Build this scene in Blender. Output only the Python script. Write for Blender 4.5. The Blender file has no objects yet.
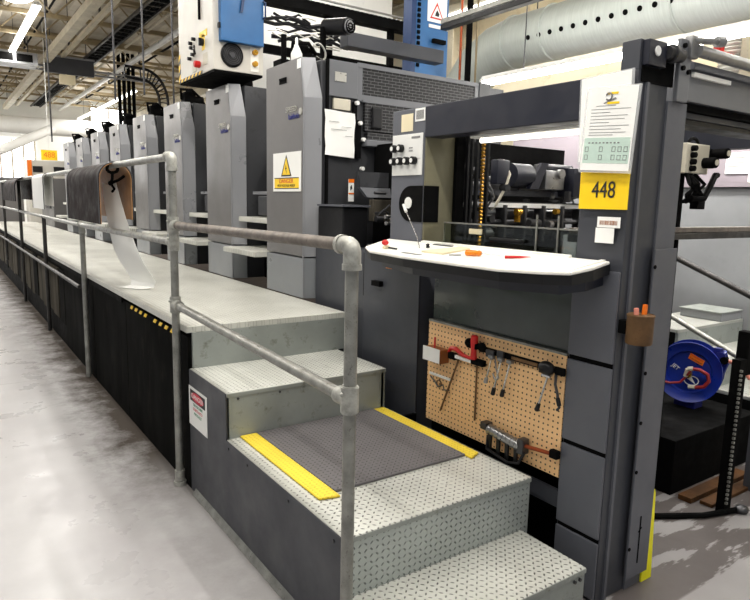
import bpy, bmesh, math, random
from mathutils import Vector, Matrix
random.seed(7)
SC = bpy.context.scene
COL = SC.collection

# ------------------------------------------------------------------ materials
def nt(name):
    m = bpy.data.materials.new(name); m.use_nodes = True
    n = m.node_tree; n.nodes.clear()
    out = n.nodes.new('ShaderNodeOutputMaterial'); b = n.nodes.new('ShaderNodeBsdfPrincipled')
    n.links.new(b.outputs[0], out.inputs[0])
    return m, n, b
def coords(n, scale=(1, 1, 1)):
    g = n.nodes.new('ShaderNodeNewGeometry')
    mp = n.nodes.new('ShaderNodeMapping'); mp.inputs['Scale'].default_value = scale
    n.links.new(g.outputs['Position'], mp.inputs[0]); return mp.outputs[0]
def noise(n, vec, scale, detail=4, rough=.6):
    t = n.nodes.new('ShaderNodeTexNoise'); t.inputs['Scale'].default_value = scale
    t.inputs['Detail'].default_value = detail; t.inputs['Roughness'].default_value = rough
    n.links.new(vec, t.inputs['Vector']); return t.outputs[0]
def ramp(n, fac, stops):
    r = n.nodes.new('ShaderNodeValToRGB'); e = r.color_ramp.elements
    while len(e) < len(stops): e.new(0.5)
    for i, (p, c) in enumerate(stops):
        e[i].position = p; e[i].color = (c[0], c[1], c[2], 1) if not isinstance(c, (int, float)) else (c, c, c, 1)
    n.links.new(fac, r.inputs[0]); return r.outputs[0]
def mth(n, op, a, b=None, c=None):
    m = n.nodes.new('ShaderNodeMath'); m.operation = op
    for i, v in enumerate((a, b, c)):
        if v is None: continue
        if isinstance(v, (int, float)): m.inputs[i].default_value = v
        else: n.links.new(v, m.inputs[i])
    return m.outputs[0]
def mixc(n, f, a, b):
    m = n.nodes.new('ShaderNodeMix'); m.data_type = 'RGBA'
    for s, v in (('Factor', f),):
        if isinstance(v, (int, float)): m.inputs[0].default_value = v
        else: n.links.new(v, m.inputs[0])
    for i, v in ((6, a), (7, b)):
        if isinstance(v, tuple): m.inputs[i].default_value = (*v[:3], 1)
        else: n.links.new(v, m.inputs[i])
    return m.outputs[2]
def srgb(r, g, b):
    f = lambda c: (c/255/12.92) if c/255 <= .04045 else ((c/255+.055)/1.055)**2.4
    return (f(r), f(g), f(b))
def paint(name, col, rough=.45, metal=0., var=.18, scale=3., grime=None, spec=.5, stretch=(1, 1, 1), bump=0):
    """painted or plain surface with soft wear: tone varies with noise, optional grime colour"""
    m, n, b = nt(name); v = coords(n, stretch)
    f = noise(n, v, scale)
    c1 = tuple(x*(1-var) for x in col); c2 = tuple(min(1, x*(1+var)) for x in col)
    c = ramp(n, f, [(.3, c1), (.7, c2)])
    if grime:
        f2 = noise(n, v, scale*4, 6, .7)
        c = mixc(n, ramp(n, f2, [(.56, 0.), (.72, .8)]), c, grime)
    n.links.new(c, b.inputs['Base Color'])
    n.links.new(ramp(n, noise(n, v, scale*2.3), [(.3, max(.03, rough-.1)), (.7, min(1, rough+.12))]), b.inputs['Roughness'])
    b.inputs['Metallic'].default_value = metal
    b.inputs['Specular IOR Level'].default_value = spec
    if bump:
        bp = n.nodes.new('ShaderNodeBump'); bp.inputs['Strength'].default_value = bump; bp.inputs['Distance'].default_value = .01
        n.links.new(f, bp.inputs['Height']); n.links.new(bp.outputs[0], b.inputs['Normal'])
    return m
def glow(name, col, strength):
    m, n, b = nt(name)
    b.inputs['Base Color'].default_value = (*col, 1)
    b.inputs['Emission Color'].default_value = (*col, 1); b.inputs['Emission Strength'].default_value = strength
    return m
def plate(name, axes, base, dark, pitch=.025, dotdark=.5, metal=.35, rough=.42, grime=True):
    """diamond tread plate: lozenges alternate their lean from cell to cell"""
    m, n, b = nt(name)
    g = n.nodes.new('ShaderNodeNewGeometry'); s = n.nodes.new('ShaderNodeSeparateXYZ')
    n.links.new(g.outputs['Position'], s.inputs[0])
    P = [s.outputs['XYZ'.index(a)] for a in axes]
    u = mth(n, 'DIVIDE', P[0], pitch); v = mth(n, 'DIVIDE', P[1], pitch)
    fu = mth(n, 'FLOOR', u); fv = mth(n, 'FLOOR', v)
    par = mth(n, 'FLOORED_MODULO', mth(n, 'ADD', fu, fv), 2)
    x = mth(n, 'SUBTRACT', mth(n, 'SUBTRACT', u, fu), .5); y = mth(n, 'SUBTRACT', mth(n, 'SUBTRACT', v, fv), .5)
    sg = mth(n, 'SUBTRACT', mth(n, 'MULTIPLY', par, 2), 1)
    ys = mth(n, 'MULTIPLY', y, sg)
    a = mth(n, 'ADD', x, ys); c = mth(n, 'SUBTRACT', x, ys)
    d = mth(n, 'ADD', mth(n, 'POWER', mth(n, 'DIVIDE', mth(n, 'ABSOLUTE', a), .62), 2), mth(n, 'POWER', mth(n, 'DIVIDE', mth(n, 'ABSOLUTE', c), .26), 2))
    h = ramp(n, d, [(.2, 1.), (.8, 0.)])
    vec = coords(n)
    w = noise(n, vec, 2.2, 5, .6); w2 = noise(n, vec, 14, 6, .75)
    col = ramp(n, w, [(.3, tuple(q*.82 for q in base)), (.6, base)])
    ring = ramp(n, d, [(.25, dotdark), (.6, 0.)])
    col = mixc(n, mth(n, 'MULTIPLY', ring, ramp(n, w, [(.35, 1.), (.7, .45)])), col, dark)
    if grime: col = mixc(n, ramp(n, w2, [(.6, 0.), (.75, .55)]), col, tuple(q*1.6 for q in dark))
    n.links.new(col, b.inputs['Base Color']); b.inputs['Metallic'].default_value = metal
    b.inputs['Roughness'].default_value = rough
    bp = n.nodes.new('ShaderNodeBump'); bp.inputs['Strength'].default_value = .9; bp.inputs['Distance'].default_value = .004
    n.links.new(h, bp.inputs['Height']); n.links.new(bp.outputs[0], b.inputs['Normal'])
    return m
def grid_mat(name, axes, px, py, hole, bar, r=None, thick=.3, stagger=False, metal=.2, rough=.5):
    """regular holes: round (r) or slotted (thick) in a sheet"""
    m, n, b = nt(name)
    g = n.nodes.new('ShaderNodeNewGeometry'); s = n.nodes.new('ShaderNodeSeparateXYZ')
    n.links.new(g.outputs['Position'], s.inputs[0])
    U = mth(n, 'DIVIDE', s.outputs['XYZ'.index(axes[0])], px); V = mth(n, 'DIVIDE', s.outputs['XYZ'.index(axes[1])], py)
    if stagger: U = mth(n, 'ADD', U, mth(n, 'MULTIPLY', mth(n, 'FLOORED_MODULO', mth(n, 'FLOOR', V), 2), .5))
    x = mth(n, 'ABSOLUTE', mth(n, 'SUBTRACT', mth(n, 'FRACT', U), .5)); y = mth(n, 'ABSOLUTE', mth(n, 'SUBTRACT', mth(n, 'FRACT', V), .5))
    if r: f = mth(n, 'LESS_THAN', mth(n, 'SQRT', mth(n, 'ADD', mth(n, 'MULTIPLY', x, x), mth(n, 'MULTIPLY', y, y))), r)
    else: f = mth(n, 'MULTIPLY', mth(n, 'LESS_THAN', x, .5-thick*.35), mth(n, 'LESS_THAN', y, .5-thick))
    w = noise(n, coords(n), 5)
    n.links.new(mixc(n, f, ramp(n, w, [(.3, tuple(q*.9 for q in bar)), (.7, bar)]), hole), b.inputs['Base Color'])
    b.inputs['Roughness'].default_value = rough; b.inputs['Metallic'].default_value = metal
    return m

M = {}
M['slate'] = paint('slate_paint', srgb(88, 90, 97), .42, 0, .1, 2.5)
M['slate_d'] = paint('dark_slate_paint', srgb(58, 60, 66), .45, 0, .14, 2.5)
M['slate_l'] = paint('light_slate_paint', srgb(104, 106, 110), .4, 0, .08, 2.5)
M['tower'] = paint('tower_grey_enamel', srgb(104, 102, 101), .38, .1, .07, 1.4)
M['tower_l'] = paint('tower_corner_lit_enamel', srgb(142, 143, 146), .34, .2, .07, 1.4)  # lightened for the light on bevelled corners; also plain pale grey parts
M['tower_low'] = paint('tower_lower_enamel', srgb(126, 129, 132), .35, .15, .07, 1.4)
M['side'] = paint('side_shaded_charcoal', srgb(66, 67, 70), .45, .1, .22, 2, srgb(45, 45, 45))  # darkened for the shade on the tower sides; also plain dark fittings
M['black'] = paint('black_enamel', (.008, .008, .009), .4, 0, .3, 5, spec=.3)
M['matte'] = paint('matte_black', (.0025, .0025, .0025), .85, 0, .3, 5, spec=.08)
M['navy'] = paint('navy_charcoal_beam', srgb(27, 29, 40), .4, 0, .15, 3)
M['dirtyblack'] = paint('oily_black_panel', (.006, .006, .0055), .85, 0, .6, 2.2, (.02, .018, .015), stretch=(1, 1, .4), spec=.03)
M['weather'] = paint('weathered_grey_panel', srgb(74, 70, 62), .9, 0, .7, 4, srgb(18, 16, 13), stretch=(1, 1, .2), spec=.04)
M['galv'] = paint('galvanised_pipe', srgb(142, 142, 136), .42, .55, .3, 16, srgb(72, 68, 60), bump=.15)
M['rustpipe'] = paint('worn_dark_pipe', srgb(112, 104, 96), .5, .4, .35, 18, srgb(50, 40, 34))
M['galvf'] = paint('cast_pipe_fitting', srgb(165, 165, 158), .5, .5, .3, 30, bump=.3)
M['railblack'] = paint('blackened_rail', srgb(48, 46, 44), .5, .3, .5, 10)
M['tread_far'] = plate('worn_far_tread', 'XY', srgb(178, 179, 172), srgb(60, 60, 56))
M['tread'] = plate('diamond_tread', 'XY', srgb(204, 205, 197), srgb(46, 47, 42), dotdark=.95, metal=.15)
M['riserp'] = plate('diamond_riser', 'XZ', srgb(176, 182, 178), srgb(64, 68, 66), grime=False, dotdark=.8)
M['riser'] = paint('grey_green_riser', srgb(146, 151, 146), .5, .25, .12, 4, srgb(95, 95, 80))
M['deck'] = plate('walkway_deck', 'XY', srgb(204, 204, 195), srgb(60, 60, 54), dotdark=.75, metal=.15)
M['mat'] = plate('black_rubber_mat', 'XY', srgb(104, 101, 102), srgb(4, 4, 4), pitch=.022, dotdark=.95, metal=0, rough=.7, grime=False)
M['yellow_rub'] = plate('yellow_rubber_edge', 'XY', srgb(232, 205, 60), srgb(150, 120, 30), pitch=.02, dotdark=.6, metal=0, rough=.6)
M['offwhite'] = paint('cabinet_offwhite', srgb(206, 202, 192), .4, 0, .05, 3)
M['blue_d'] = paint('dark_blue_enamel', srgb(20, 50, 92), .4, 0, .1, 3)
M['white'] = paint('white_enamel', srgb(228, 228, 224), .35, 0, .04, 3)
M['cream'] = paint('cream_laminate', srgb(246, 244, 236), .4, 0, .03, 4)
M['paper'] = paint('white_paper', srgb(240, 240, 236), .7, 0, .03, 3)
M['paper_y'] = paint('yellowed_paper', srgb(226, 214, 180), .7, 0, .05, 6)
M['paper_g'] = paint('pale_green_print', srgb(190, 212, 200), .7, 0, .05, 6)
M['ink'] = paint('black_ink', srgb(25, 25, 25), .6, 0, .1, 6)
M['inkgrey'] = paint('grey_print', srgb(120, 120, 120), .6, 0, .1, 6)
M['yellow'] = paint('safety_yellow', srgb(250, 208, 12), .45, 0, .05, 6)
M['brightyel'] = paint('yellow_edge_guard', srgb(240, 232, 20), .5, 0, .08, 8)
M['red'] = paint('signal_red', srgb(200, 26, 24), .4, 0, .1, 8)
M['pinkred'] = paint('danger_red', srgb(206, 30, 60), .45, 0, .05, 8)
M['orange'] = paint('orange_plastic', srgb(240, 120, 20), .35, 0, .08, 8)
M['amber'] = paint('amber_plastic', srgb(226, 128, 10), .22, 0, .1, 30)
M['pink'] = paint('salmon_wax', srgb(235, 150, 130), .5, 0, .08, 8)
M['blue'] = paint('steel_blue_enamel', srgb(40, 98, 152), .38, 0, .12, 3)
M['reelblue'] = paint('reel_blue', srgb(14, 42, 138), .36, 0, .2, 6)
M['navytext'] = paint('navy_lettering', srgb(26, 32, 110), .5, 0, .05, 6)
M['badge'] = paint('pewter_lettering', srgb(190, 188, 180), .35, .6, .1, 20)
M['peg'] = grid_mat('pegboard', 'YZ', .0254, .0254, srgb(50, 26, 10), srgb(248, 202, 146), r=.17, metal=0, rough=.6)
M['mesh'] = grid_mat('guard_mesh', 'XZ', .062, .021, (.008, .008, .009), srgb(92, 92, 94), thick=.09, stagger=True, metal=.3)
M['wood'] = paint('worn_wood', srgb(176, 138, 90), .6, 0, .25, 8, srgb(110, 75, 40), stretch=(6, 6, 1))
M['peach'] = paint('peach_enamel', srgb(250, 226, 180), .5, 0, .04, 3)
M['plank'] = paint('oily_plank', srgb(84, 56, 30), .7, 0, .5, 6, srgb(20, 15, 10), spec=.2)
M['woodbrown'] = paint('brown_wood', srgb(150, 88, 40), .6, 0, .2, 8)
M['rust'] = paint('rusted_tin', srgb(112, 82, 50), .55, .3, .3, 12, srgb(70, 40, 20))
M['copper'] = paint('copper_handle', srgb(150, 70, 36), .35, .6, .2, 14)
M['chrome'] = paint('bright_steel', srgb(205, 205, 205), .22, .95, .12, 12)
M['steel'] = paint('machined_steel', srgb(150, 150, 150), .35, .85, .2, 12)
M['darksteel'] = paint('oiled_steel', srgb(74, 74, 76), .38, .7, .35, 12)
M['brass'] = paint('brass', srgb(200, 150, 50), .3, .8, .15, 12)
M['blanket'] = paint('dark_rubber_blanket', srgb(26, 12, 9), .6, 0, .35, 5, spec=.06)
M['blanket_in'] = paint('brown_blanket_back', srgb(158, 118, 78), .6, 0, .2, 8)
M['duct'] = paint('spiral_duct_zinc', srgb(188, 195, 189), .5, .1, .08, 5, stretch=(1, 12, 1))
M['beam_w'] = paint('cream_steelwork', srgb(196, 188, 168), .55, .1, .15, 4, srgb(130, 115, 90))
M['truss'] = paint('ochre_truss', srgb(150, 135, 104), .6, .1, .2, 4)
M['tube'] = glow('lamp_tube', (1, .97, .9), 6)
M['tube_hot'] = glow('lamp_tube_bright', (1, .97, .92), 20)
M['tube_dim'] = glow('work_lamp_tube', (1, .96, .86), 1.6)
M['window'] = glow('bright_window_pane', (1, 1, 1), 3.5)
M['hose'] = paint('red_hose', srgb(150, 40, 40), .4, 0, .15, 10)
M['greycab'] = paint('pale_grey_cabinet', srgb(128, 130, 132), .5, 0, .14, 1.6, srgb(120, 122, 124))
M['pinkgrey'] = paint('mauve_grey_panel', srgb(138, 130, 136), .4, .1, .1, 2)
M['beige'] = paint('beige_switch_box', srgb(196, 190, 172), .5, 0, .06, 8)
M['olive'] = paint('olive_grey_side', srgb(120, 116, 92), .45, 0, .2, 3)
M['green'] = paint('green_print', srgb(30, 130, 90), .5, 0, .05, 6)
def _stripe():
    m, n, b = nt('hazard_stripes')
    g = n.nodes.new('ShaderNodeNewGeometry'); s = n.nodes.new('ShaderNodeSeparateXYZ'); n.links.new(g.outputs['Position'], s.inputs[0])
    t = mth(n, 'FRACT', mth(n, 'MULTIPLY', mth(n, 'ADD', mth(n, 'ADD', s.outputs[1], s.outputs[2]), s.outputs[0]), 11.))
    n.links.new(mixc(n, mth(n, 'GREATER_THAN', t, .5), srgb(20, 20, 20), srgb(245, 200, 30)), b.inputs['Base Color'])
    return m
M['hazard'] = _stripe()
def _floor():
    m, n, b = nt('painted_concrete_floor'); v = coords(n)
    g = n.nodes.new('ShaderNodeNewGeometry'); s = n.nodes.new('ShaderNodeSeparateXYZ'); n.links.new(g.outputs['Position'], s.inputs[0])
    f = noise(n, v, 1.1, 6, .6); c = ramp(n, f, [(.3, srgb(152, 149, 150)), (.65, srgb(170, 169, 169))])
    f2 = noise(n, v, 9, 8, .8); c = mixc(n, ramp(n, f2, [(.64, 0.), (.78, .5)]), c, srgb(112, 108, 104))
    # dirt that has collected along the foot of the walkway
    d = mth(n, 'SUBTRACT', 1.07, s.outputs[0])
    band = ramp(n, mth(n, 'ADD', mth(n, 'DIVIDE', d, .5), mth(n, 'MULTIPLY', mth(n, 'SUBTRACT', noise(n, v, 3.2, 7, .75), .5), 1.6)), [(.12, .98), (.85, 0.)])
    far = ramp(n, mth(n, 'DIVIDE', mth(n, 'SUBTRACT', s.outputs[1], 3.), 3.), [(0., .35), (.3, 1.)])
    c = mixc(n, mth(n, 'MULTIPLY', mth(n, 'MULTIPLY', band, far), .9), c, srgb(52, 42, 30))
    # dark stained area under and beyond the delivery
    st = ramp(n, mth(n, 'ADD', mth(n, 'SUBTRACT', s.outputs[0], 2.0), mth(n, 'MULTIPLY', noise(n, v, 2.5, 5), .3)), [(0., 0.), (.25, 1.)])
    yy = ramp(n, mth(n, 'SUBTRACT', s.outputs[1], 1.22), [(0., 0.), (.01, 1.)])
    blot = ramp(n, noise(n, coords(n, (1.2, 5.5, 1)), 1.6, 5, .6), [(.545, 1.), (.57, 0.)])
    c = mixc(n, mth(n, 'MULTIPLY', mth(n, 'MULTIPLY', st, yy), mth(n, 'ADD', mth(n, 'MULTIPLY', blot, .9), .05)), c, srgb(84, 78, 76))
    # cracks of the cast slab
    w = mth(n, 'ABSOLUTE', mth(n, 'SUBTRACT', mth(n, 'ADD', s.outputs[1], mth(n, 'MULTIPLY', noise(n, v, 2., 5), .16)), 6.1))
    crack = ramp(n, w, [(0., .5), (.016, 0.)])
    c = mixc(n, crack, c, srgb(96, 92, 88))
    n.links.new(c, b.inputs['Base Color'])
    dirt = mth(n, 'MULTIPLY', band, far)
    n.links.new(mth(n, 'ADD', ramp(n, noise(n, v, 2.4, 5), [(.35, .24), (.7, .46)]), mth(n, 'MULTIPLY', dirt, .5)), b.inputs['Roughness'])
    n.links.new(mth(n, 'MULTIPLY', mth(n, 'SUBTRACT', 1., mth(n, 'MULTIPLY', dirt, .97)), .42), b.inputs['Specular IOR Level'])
    bp = n.nodes.new('ShaderNodeBump'); bp.inputs['Strength'].default_value = .2; bp.inputs['Distance'].default_value = .01
    n.links.new(noise(n, v, 4, 3), bp.inputs['Height']); n.links.new(bp.outputs[0], b.inputs['Normal'])
    return m
M['floor'] = _floor()
def _deckroof():
    m, n, b = nt('ribbed_roof_deck'); v = coords(n)
    g = n.nodes.new('ShaderNodeNewGeometry'); s = n.nodes.new('ShaderNodeSeparateXYZ'); n.links.new(g.outputs['Position'], s.inputs[0])
    t = mth(n, 'PINGPONG', mth(n, 'MULTIPLY', s.outputs[0], 4.), .5)
    c = ramp(n, noise(n, v, .9, 6, .65), [(.3, srgb(150, 140, 122)), (.6, srgb(188, 180, 164))])
    n.links.new(c, b.inputs['Base Color']); b.inputs['Roughness'].default_value = .8
    bp = n.nodes.new('ShaderNodeBump'); bp.inputs['Strength'].default_value = 1; bp.inputs['Distance'].default_value = .05
    n.links.new(t, bp.inputs['Height']); n.links.new(bp.outputs[0], b.inputs['Normal'])
    return m
M['roof'] = _deckroof()
M['wall'] = paint('cream_block_wall', srgb(238, 228, 202), .7, 0, .08, 1.2, srgb(214, 202, 170))
M['wallfar'] = paint('white_far_wall', srgb(235, 236, 232), .7, 0, .05, 1.)
def _glass():
    m, n, b = nt('smoked_guard_glass')
    b.inputs['Base Color'].default_value = (*srgb(196, 206, 200), 1)
    b.inputs['Transmission Weight'].default_value = 1; b.inputs['Roughness'].default_value = .06; b.inputs['IOR'].default_value = 1.35
    return m
M['glass'] = _glass()
M['darkglass'] = paint('dark_green_glass', srgb(44, 54, 50), .1, 0, .35, 3, spec=.8)
def _sleeve():
    m, n, b = nt('clear_sleeve')
    b.inputs['Base Color'].default_value = (.95, .97, .97, 1); b.inputs['Alpha'].default_value = .3; b.inputs['Roughness'].default_value = .1
    return m
M['sleeve'] = _sleeve()

# ------------------------------------------------------------------ geometry helpers
class G:
    def __init__(s): s.bm = bmesh.new()
    def box(s, x0, x1, y0, y1, z0, z1, bev=0, mat=None):
        vs = [(x, y, z) for x in (x0, x1) for y in (y0, y1) for z in (z0, z1)]
        b = bmesh.new(); v = [b.verts.new(p) for p in vs]
        for f in ((0, 1, 3, 2), (4, 6, 7, 5), (0, 4, 5, 1), (2, 3, 7, 6), (0, 2, 6, 4), (1, 5, 7, 3)): b.faces.new([v[i] for i in f])
        bmesh.ops.recalc_face_normals(b, faces=b.faces)
        if bev: bmesh.ops.bevel(b, geom=b.edges[:], offset=bev, segments=2, affect='EDGES', profile=.6)
        return s.join(b, mat)
    def join(s, b, mat=None):
        if mat is not None: bmesh.ops.transform(b, matrix=mat, verts=b.verts)
        me = bpy.data.meshes.new('t'); b.to_mesh(me); b.free(); s.bm.from_mesh(me); bpy.data.meshes.remove(me); return s
    def cyl(s, p0, p1, r, r2=None, seg=20, bev=0):
        p0 = Vector(p0); p1 = Vector(p1); d = p1-p0
        b = bmesh.new(); bmesh.ops.create_cone(b, cap_ends=True, segments=seg, radius1=r, radius2=r if r2 is None else r2, depth=d.length)
        if bev:
            ed = [e for e in b.edges if len(e.link_faces) == 2 and max(len(f.verts) for f in e.link_faces) > 4]
            bmesh.ops.bevel(b, geom=ed, offset=bev, segments=2, affect='EDGES')
        q = d.to_track_quat('Z', 'Y').to_matrix().to_4x4()
        return s.join(b, Matrix.Translation((p0+p1)/2) @ q)
    def ball(s, c, r, sc=(1, 1, 1), seg=16):
        b = bmesh.new(); bmesh.ops.create_uvsphere(b, u_segments=seg, v_segments=seg//2+2, radius=r)
        return s.join(b, Matrix.Translation(c) @ Matrix.Diagonal((*sc, 1)))
    def tube(s, pts, r, seg=10, closed=False):
        pts = [Vector(p) for p in pts]; n = len(pts); rings = []
        up = Vector((0, 0, 1)); prev = None
        b = bmesh.new()
        for i, p in enumerate(pts):
            a = pts[max(i-1, 0)] if not closed else pts[(i-1) % n]; c = pts[min(i+1, n-1)] if not closed else pts[(i+1) % n]
            t = (c-a).normalized()
            if prev is None:
                prev = t.orthogonal().normalized()
            prev = (prev - t*prev.dot(t)).normalized(); w = t.cross(prev)
            rr = r[i] if isinstance(r, (list, tuple)) else r
            rings.append([b.verts.new(p + (prev*math.cos(k*2*math.pi/seg) + w*math.sin(k*2*math.pi/seg))*rr) for k in range(seg)])
        m = n if closed else n-1
        for i in range(m):
            A, B = rings[i], rings[(i+1) % n]
            for k in range(seg): b.faces.new((A[k], A[(k+1) % seg], B[(k+1) % seg], B[k]))
        if not closed:
            b.faces.new(list(reversed(rings[0]))); b.faces.new(rings[-1])
        return s.join(b)
    def prism(s, poly, vec, bev=0):
        b = bmesh.new(); A = [b.verts.new(p) for p in poly]; B = [b.verts.new(Vector(p)+Vector(vec)) for p in poly]
        b.faces.new(A); b.faces.new(list(reversed(B)))
        n = len(A)
        for i in range(n): b.faces.new((A[i], B[i], B[(i+1) % n], A[(i+1) % n]))
        bmesh.ops.recalc_face_normals(b, faces=b.faces)
        if bev: bmesh.ops.bevel(b, geom=b.edges[:], offset=bev, segments=2, affect='EDGES')
        return s.join(b)
    def lathe(s, prof, c, axis=(0, 0, 1), seg=28):
        b = bmesh.new(); rings = []
        for r, h in prof:
            rings.append([b.verts.new((max(r, 1e-5)*math.cos(k*2*math.pi/seg), max(r, 1e-5)*math.sin(k*2*math.pi/seg), h)) for k in range(seg)])
        for i in range(len(rings)-1):
            for k in range(seg): b.faces.new((rings[i][k], rings[i][(k+1) % seg], rings[i+1][(k+1) % seg], rings[i+1][k]))
        b.faces.new(rings[-1]); b.faces.new(list(reversed(rings[0])))
        bmesh.ops.recalc_face_normals(b, faces=b.faces)
        q = Vector(axis).to_track_quat('Z', 'Y').to_matrix().to_4x4()
        return s.join(b, Matrix.Translation(c) @ q)
    def sheet(s, rows, th):
        """a bent sheet given as rows of points, thickened along its normal"""
        b = bmesh.new(); V = [[b.verts.new(p) for p in r] for r in rows]
        for i in range(len(V)-1):
            for k in range(len(V[0])-1): b.faces.new((V[i][k], V[i][k+1], V[i+1][k+1], V[i+1][k]))
        bmesh.ops.recalc_face_normals(b, faces=b.faces)
        bmesh.ops.solidify(b, geom=b.faces[:], thickness=th)
        return s.join(b)
def wloc(o):
    v = Vector((0, 0, 0))
    while o: v += o.location; o = o.parent
    return v
TILT = None            # set while the sloping console shelf and what lies on it are built
def tilt(g):
    if TILT is not None and not getattr(g, 'tilted', False): bmesh.ops.transform(g.bm, matrix=TILT, verts=g.bm.verts); g.tilted = True
def pieces(name, g, mat, parent=None, smooth=False):
    """one object for every loose piece of g"""
    left = set(g.bm.verts); out = []
    while left:
        st_ = [left.pop()]; isl = set(st_)
        while st_:
            v = st_.pop()
            for e in v.link_edges:
                w_ = e.other_vert(v)
                if w_ in left: left.discard(w_); isl.add(w_); st_.append(w_)
        h = G(); mp = {}
        for v in isl: mp[v] = h.bm.verts.new(v.co)
        for f in {f for v in isl for f in v.link_faces}: h.bm.faces.new([mp[v] for v in f.verts])
        out.append(obj(name, h, mat, parent, smooth))
    g.bm.free(); return out
def obj(name, g, mat, parent=None, smooth=False):
    tilt(g)
    me = bpy.data.meshes.new(name); bm = g.bm
    if parent: bmesh.ops.translate(bm, vec=-wloc(parent), verts=bm.verts)
    bm.to_mesh(me); bm.free(); me.materials.append(M[mat] if isinstance(mat, str) else mat)
    if smooth:
        for p in me.polygons: p.use_smooth = True
        try: me.set_sharp_from_angle(angle=math.radians(38))
        except Exception: pass
    o = bpy.data.objects.new(name, me); COL.objects.link(o)
    if parent: o.parent = parent
    return o
def tag(o, label, cat, group=None, kind=None):
    o['label'] = label; o['category'] = cat
    if group: o['group'] = group
    if kind: o['kind'] = kind
    return o
def thing(name, label, cat, loc=(0, 0, 0), group=None):
    o = bpy.data.objects.new(name, None); o.empty_display_size = .1; COL.objects.link(o); o.location = loc
    return tag(o, label, cat, group)
def single(name, g, mat, label, cat, loc=None, group=None, smooth=False):
    """a thing of one mesh with its origin at its base"""
    tilt(g); bm = g.bm
    if loc is None:
        xs = [v.co for v in bm.verts]
        loc = Vector(((min(v.x for v in xs)+max(v.x for v in xs))/2, (min(v.y for v in xs)+max(v.y for v in xs))/2, min(v.z for v in xs)))
    bmesh.ops.translate(bm, vec=-Vector(loc), verts=bm.verts)
    o = obj(name, g, mat, None, smooth); o.location = loc
    return tag(o, label, cat, group)
def struct(name, g, mat, smooth=False):
    o = obj(name, g, mat, None, smooth); o['kind'] = 'structure'; return o
def children(o): return [c for c in bpy.data.objects if c.parent == o]
def copy_tree(o, parent=None):
    c = o.copy(); COL.objects.link(c); c.parent = parent
    for ch in children(o): copy_tree(ch, c)
    return c
def text(name, s, size, pos, xd, up, mat, parent, depth=.001, sx=1., align='CENTER'):
    cu = bpy.data.curves.new('f', 'FONT'); cu.body = s; cu.size = size; cu.align_x = align; cu.align_y = 'CENTER'; cu.extrude = depth
    t = bpy.data.objects.new('t', cu); COL.objects.link(t)
    dg = bpy.context.evaluated_depsgraph_get(); me = bpy.data.meshes.new_from_object(t.evaluated_get(dg))
    g = G(); g.bm.from_mesh(me); bpy.data.objects.remove(t); bpy.data.curves.remove(cu); bpy.data.meshes.remove(me)
    X = Vector(xd).normalized(); U = Vector(up).normalized(); N = X.cross(U)
    m = Matrix.Identity(4)
    for i in range(3): m[i][0] = X[i]*sx; m[i][1] = U[i]; m[i][2] = N[i]; m[i][3] = pos[i]
    bmesh.ops.transform(g.bm, matrix=m, verts=g.bm.verts)
    return obj(name, g, mat, parent)
def arc(c, r, a0, a1, n, f): return [f(c, r, math.radians(a0+(a1-a0)*i/n)) for i in range(n+1)]
XM = (0, -1, 0)        # reading direction on faces that look to the aisle
Z = (0, 0, 1)

# ------------------------------------------------------------------ setting
CEIL = 5.3; WX = 7.6; YF = 27.
struct('floor', G().box(-9, WX+.2, -4, YF, -.2, 0), 'floor')
struct('ceiling', G().box(-9, WX+.2, -4, YF, CEIL, CEIL+.15), 'roof')
struct('wall_right', G().box(WX, WX+.2, -4, YF, 0, CEIL), 'wall')
struct('wall_far', G().box(-9, WX+.2, YF, YF+.2, 0, CEIL), 'wallfar')
# open-web roof joists crossing the hall, and deck girders running along it
n = 1
for k in range(15):
    y = 1.2+k*1.75
    g = G(); g.box(-8.8, WX, y-.05, y+.05, CEIL-.07, CEIL-.001); g.box(-8.8, WX, y-.04, y+.04, CEIL-.5, CEIL-.44)
    x = -8.6; s = 0
    while x < WX-.4:
        a, b = ((CEIL-.06, CEIL-.46) if s else (CEIL-.46, CEIL-.06)); g.cyl((x, y, a), (x+.38, y, b), .016, seg=5); x += .38; s ^= 1
    struct('trim_%d' % n, g, 'truss'); n += 1
for x in (-3.2, 6.6):
    g = G(); g.box(x-.12, x+.12, -3, YF, CEIL-.8, CEIL-.77); g.box(x-.12, x+.12, -3, YF, CEIL-.53, CEIL-.5); g.box(x-.015, x+.015, -3, YF, CEIL-.77, CEIL-.53)
    struct('trim_%d' % n, g, 'beam_w'); n += 1
# building columns against the right wall
wc = ['cream building column on the right wall above the blue hanging cabinet', 'cream building column on the right wall behind the far printing towers',
      'cream building column furthest down the right wall', 'cream building column on the right wall beside the flexible duct']
for i, y in enumerate((8.3, 17.5, 25., 3.4)):
    g = G(); g.box(WX-.5, WX-.48, y-.15, y+.15, 0, CEIL-.5); g.box(WX-.2, WX-.18, y-.15, y+.15, 0, CEIL-.5); g.box(WX-.48, WX-.2, y-.012, y+.012, 0, CEIL-.5)
    single('building_column', g, 'beam_w', wc[i], 'column', group='steel columns of the hall')
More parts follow.
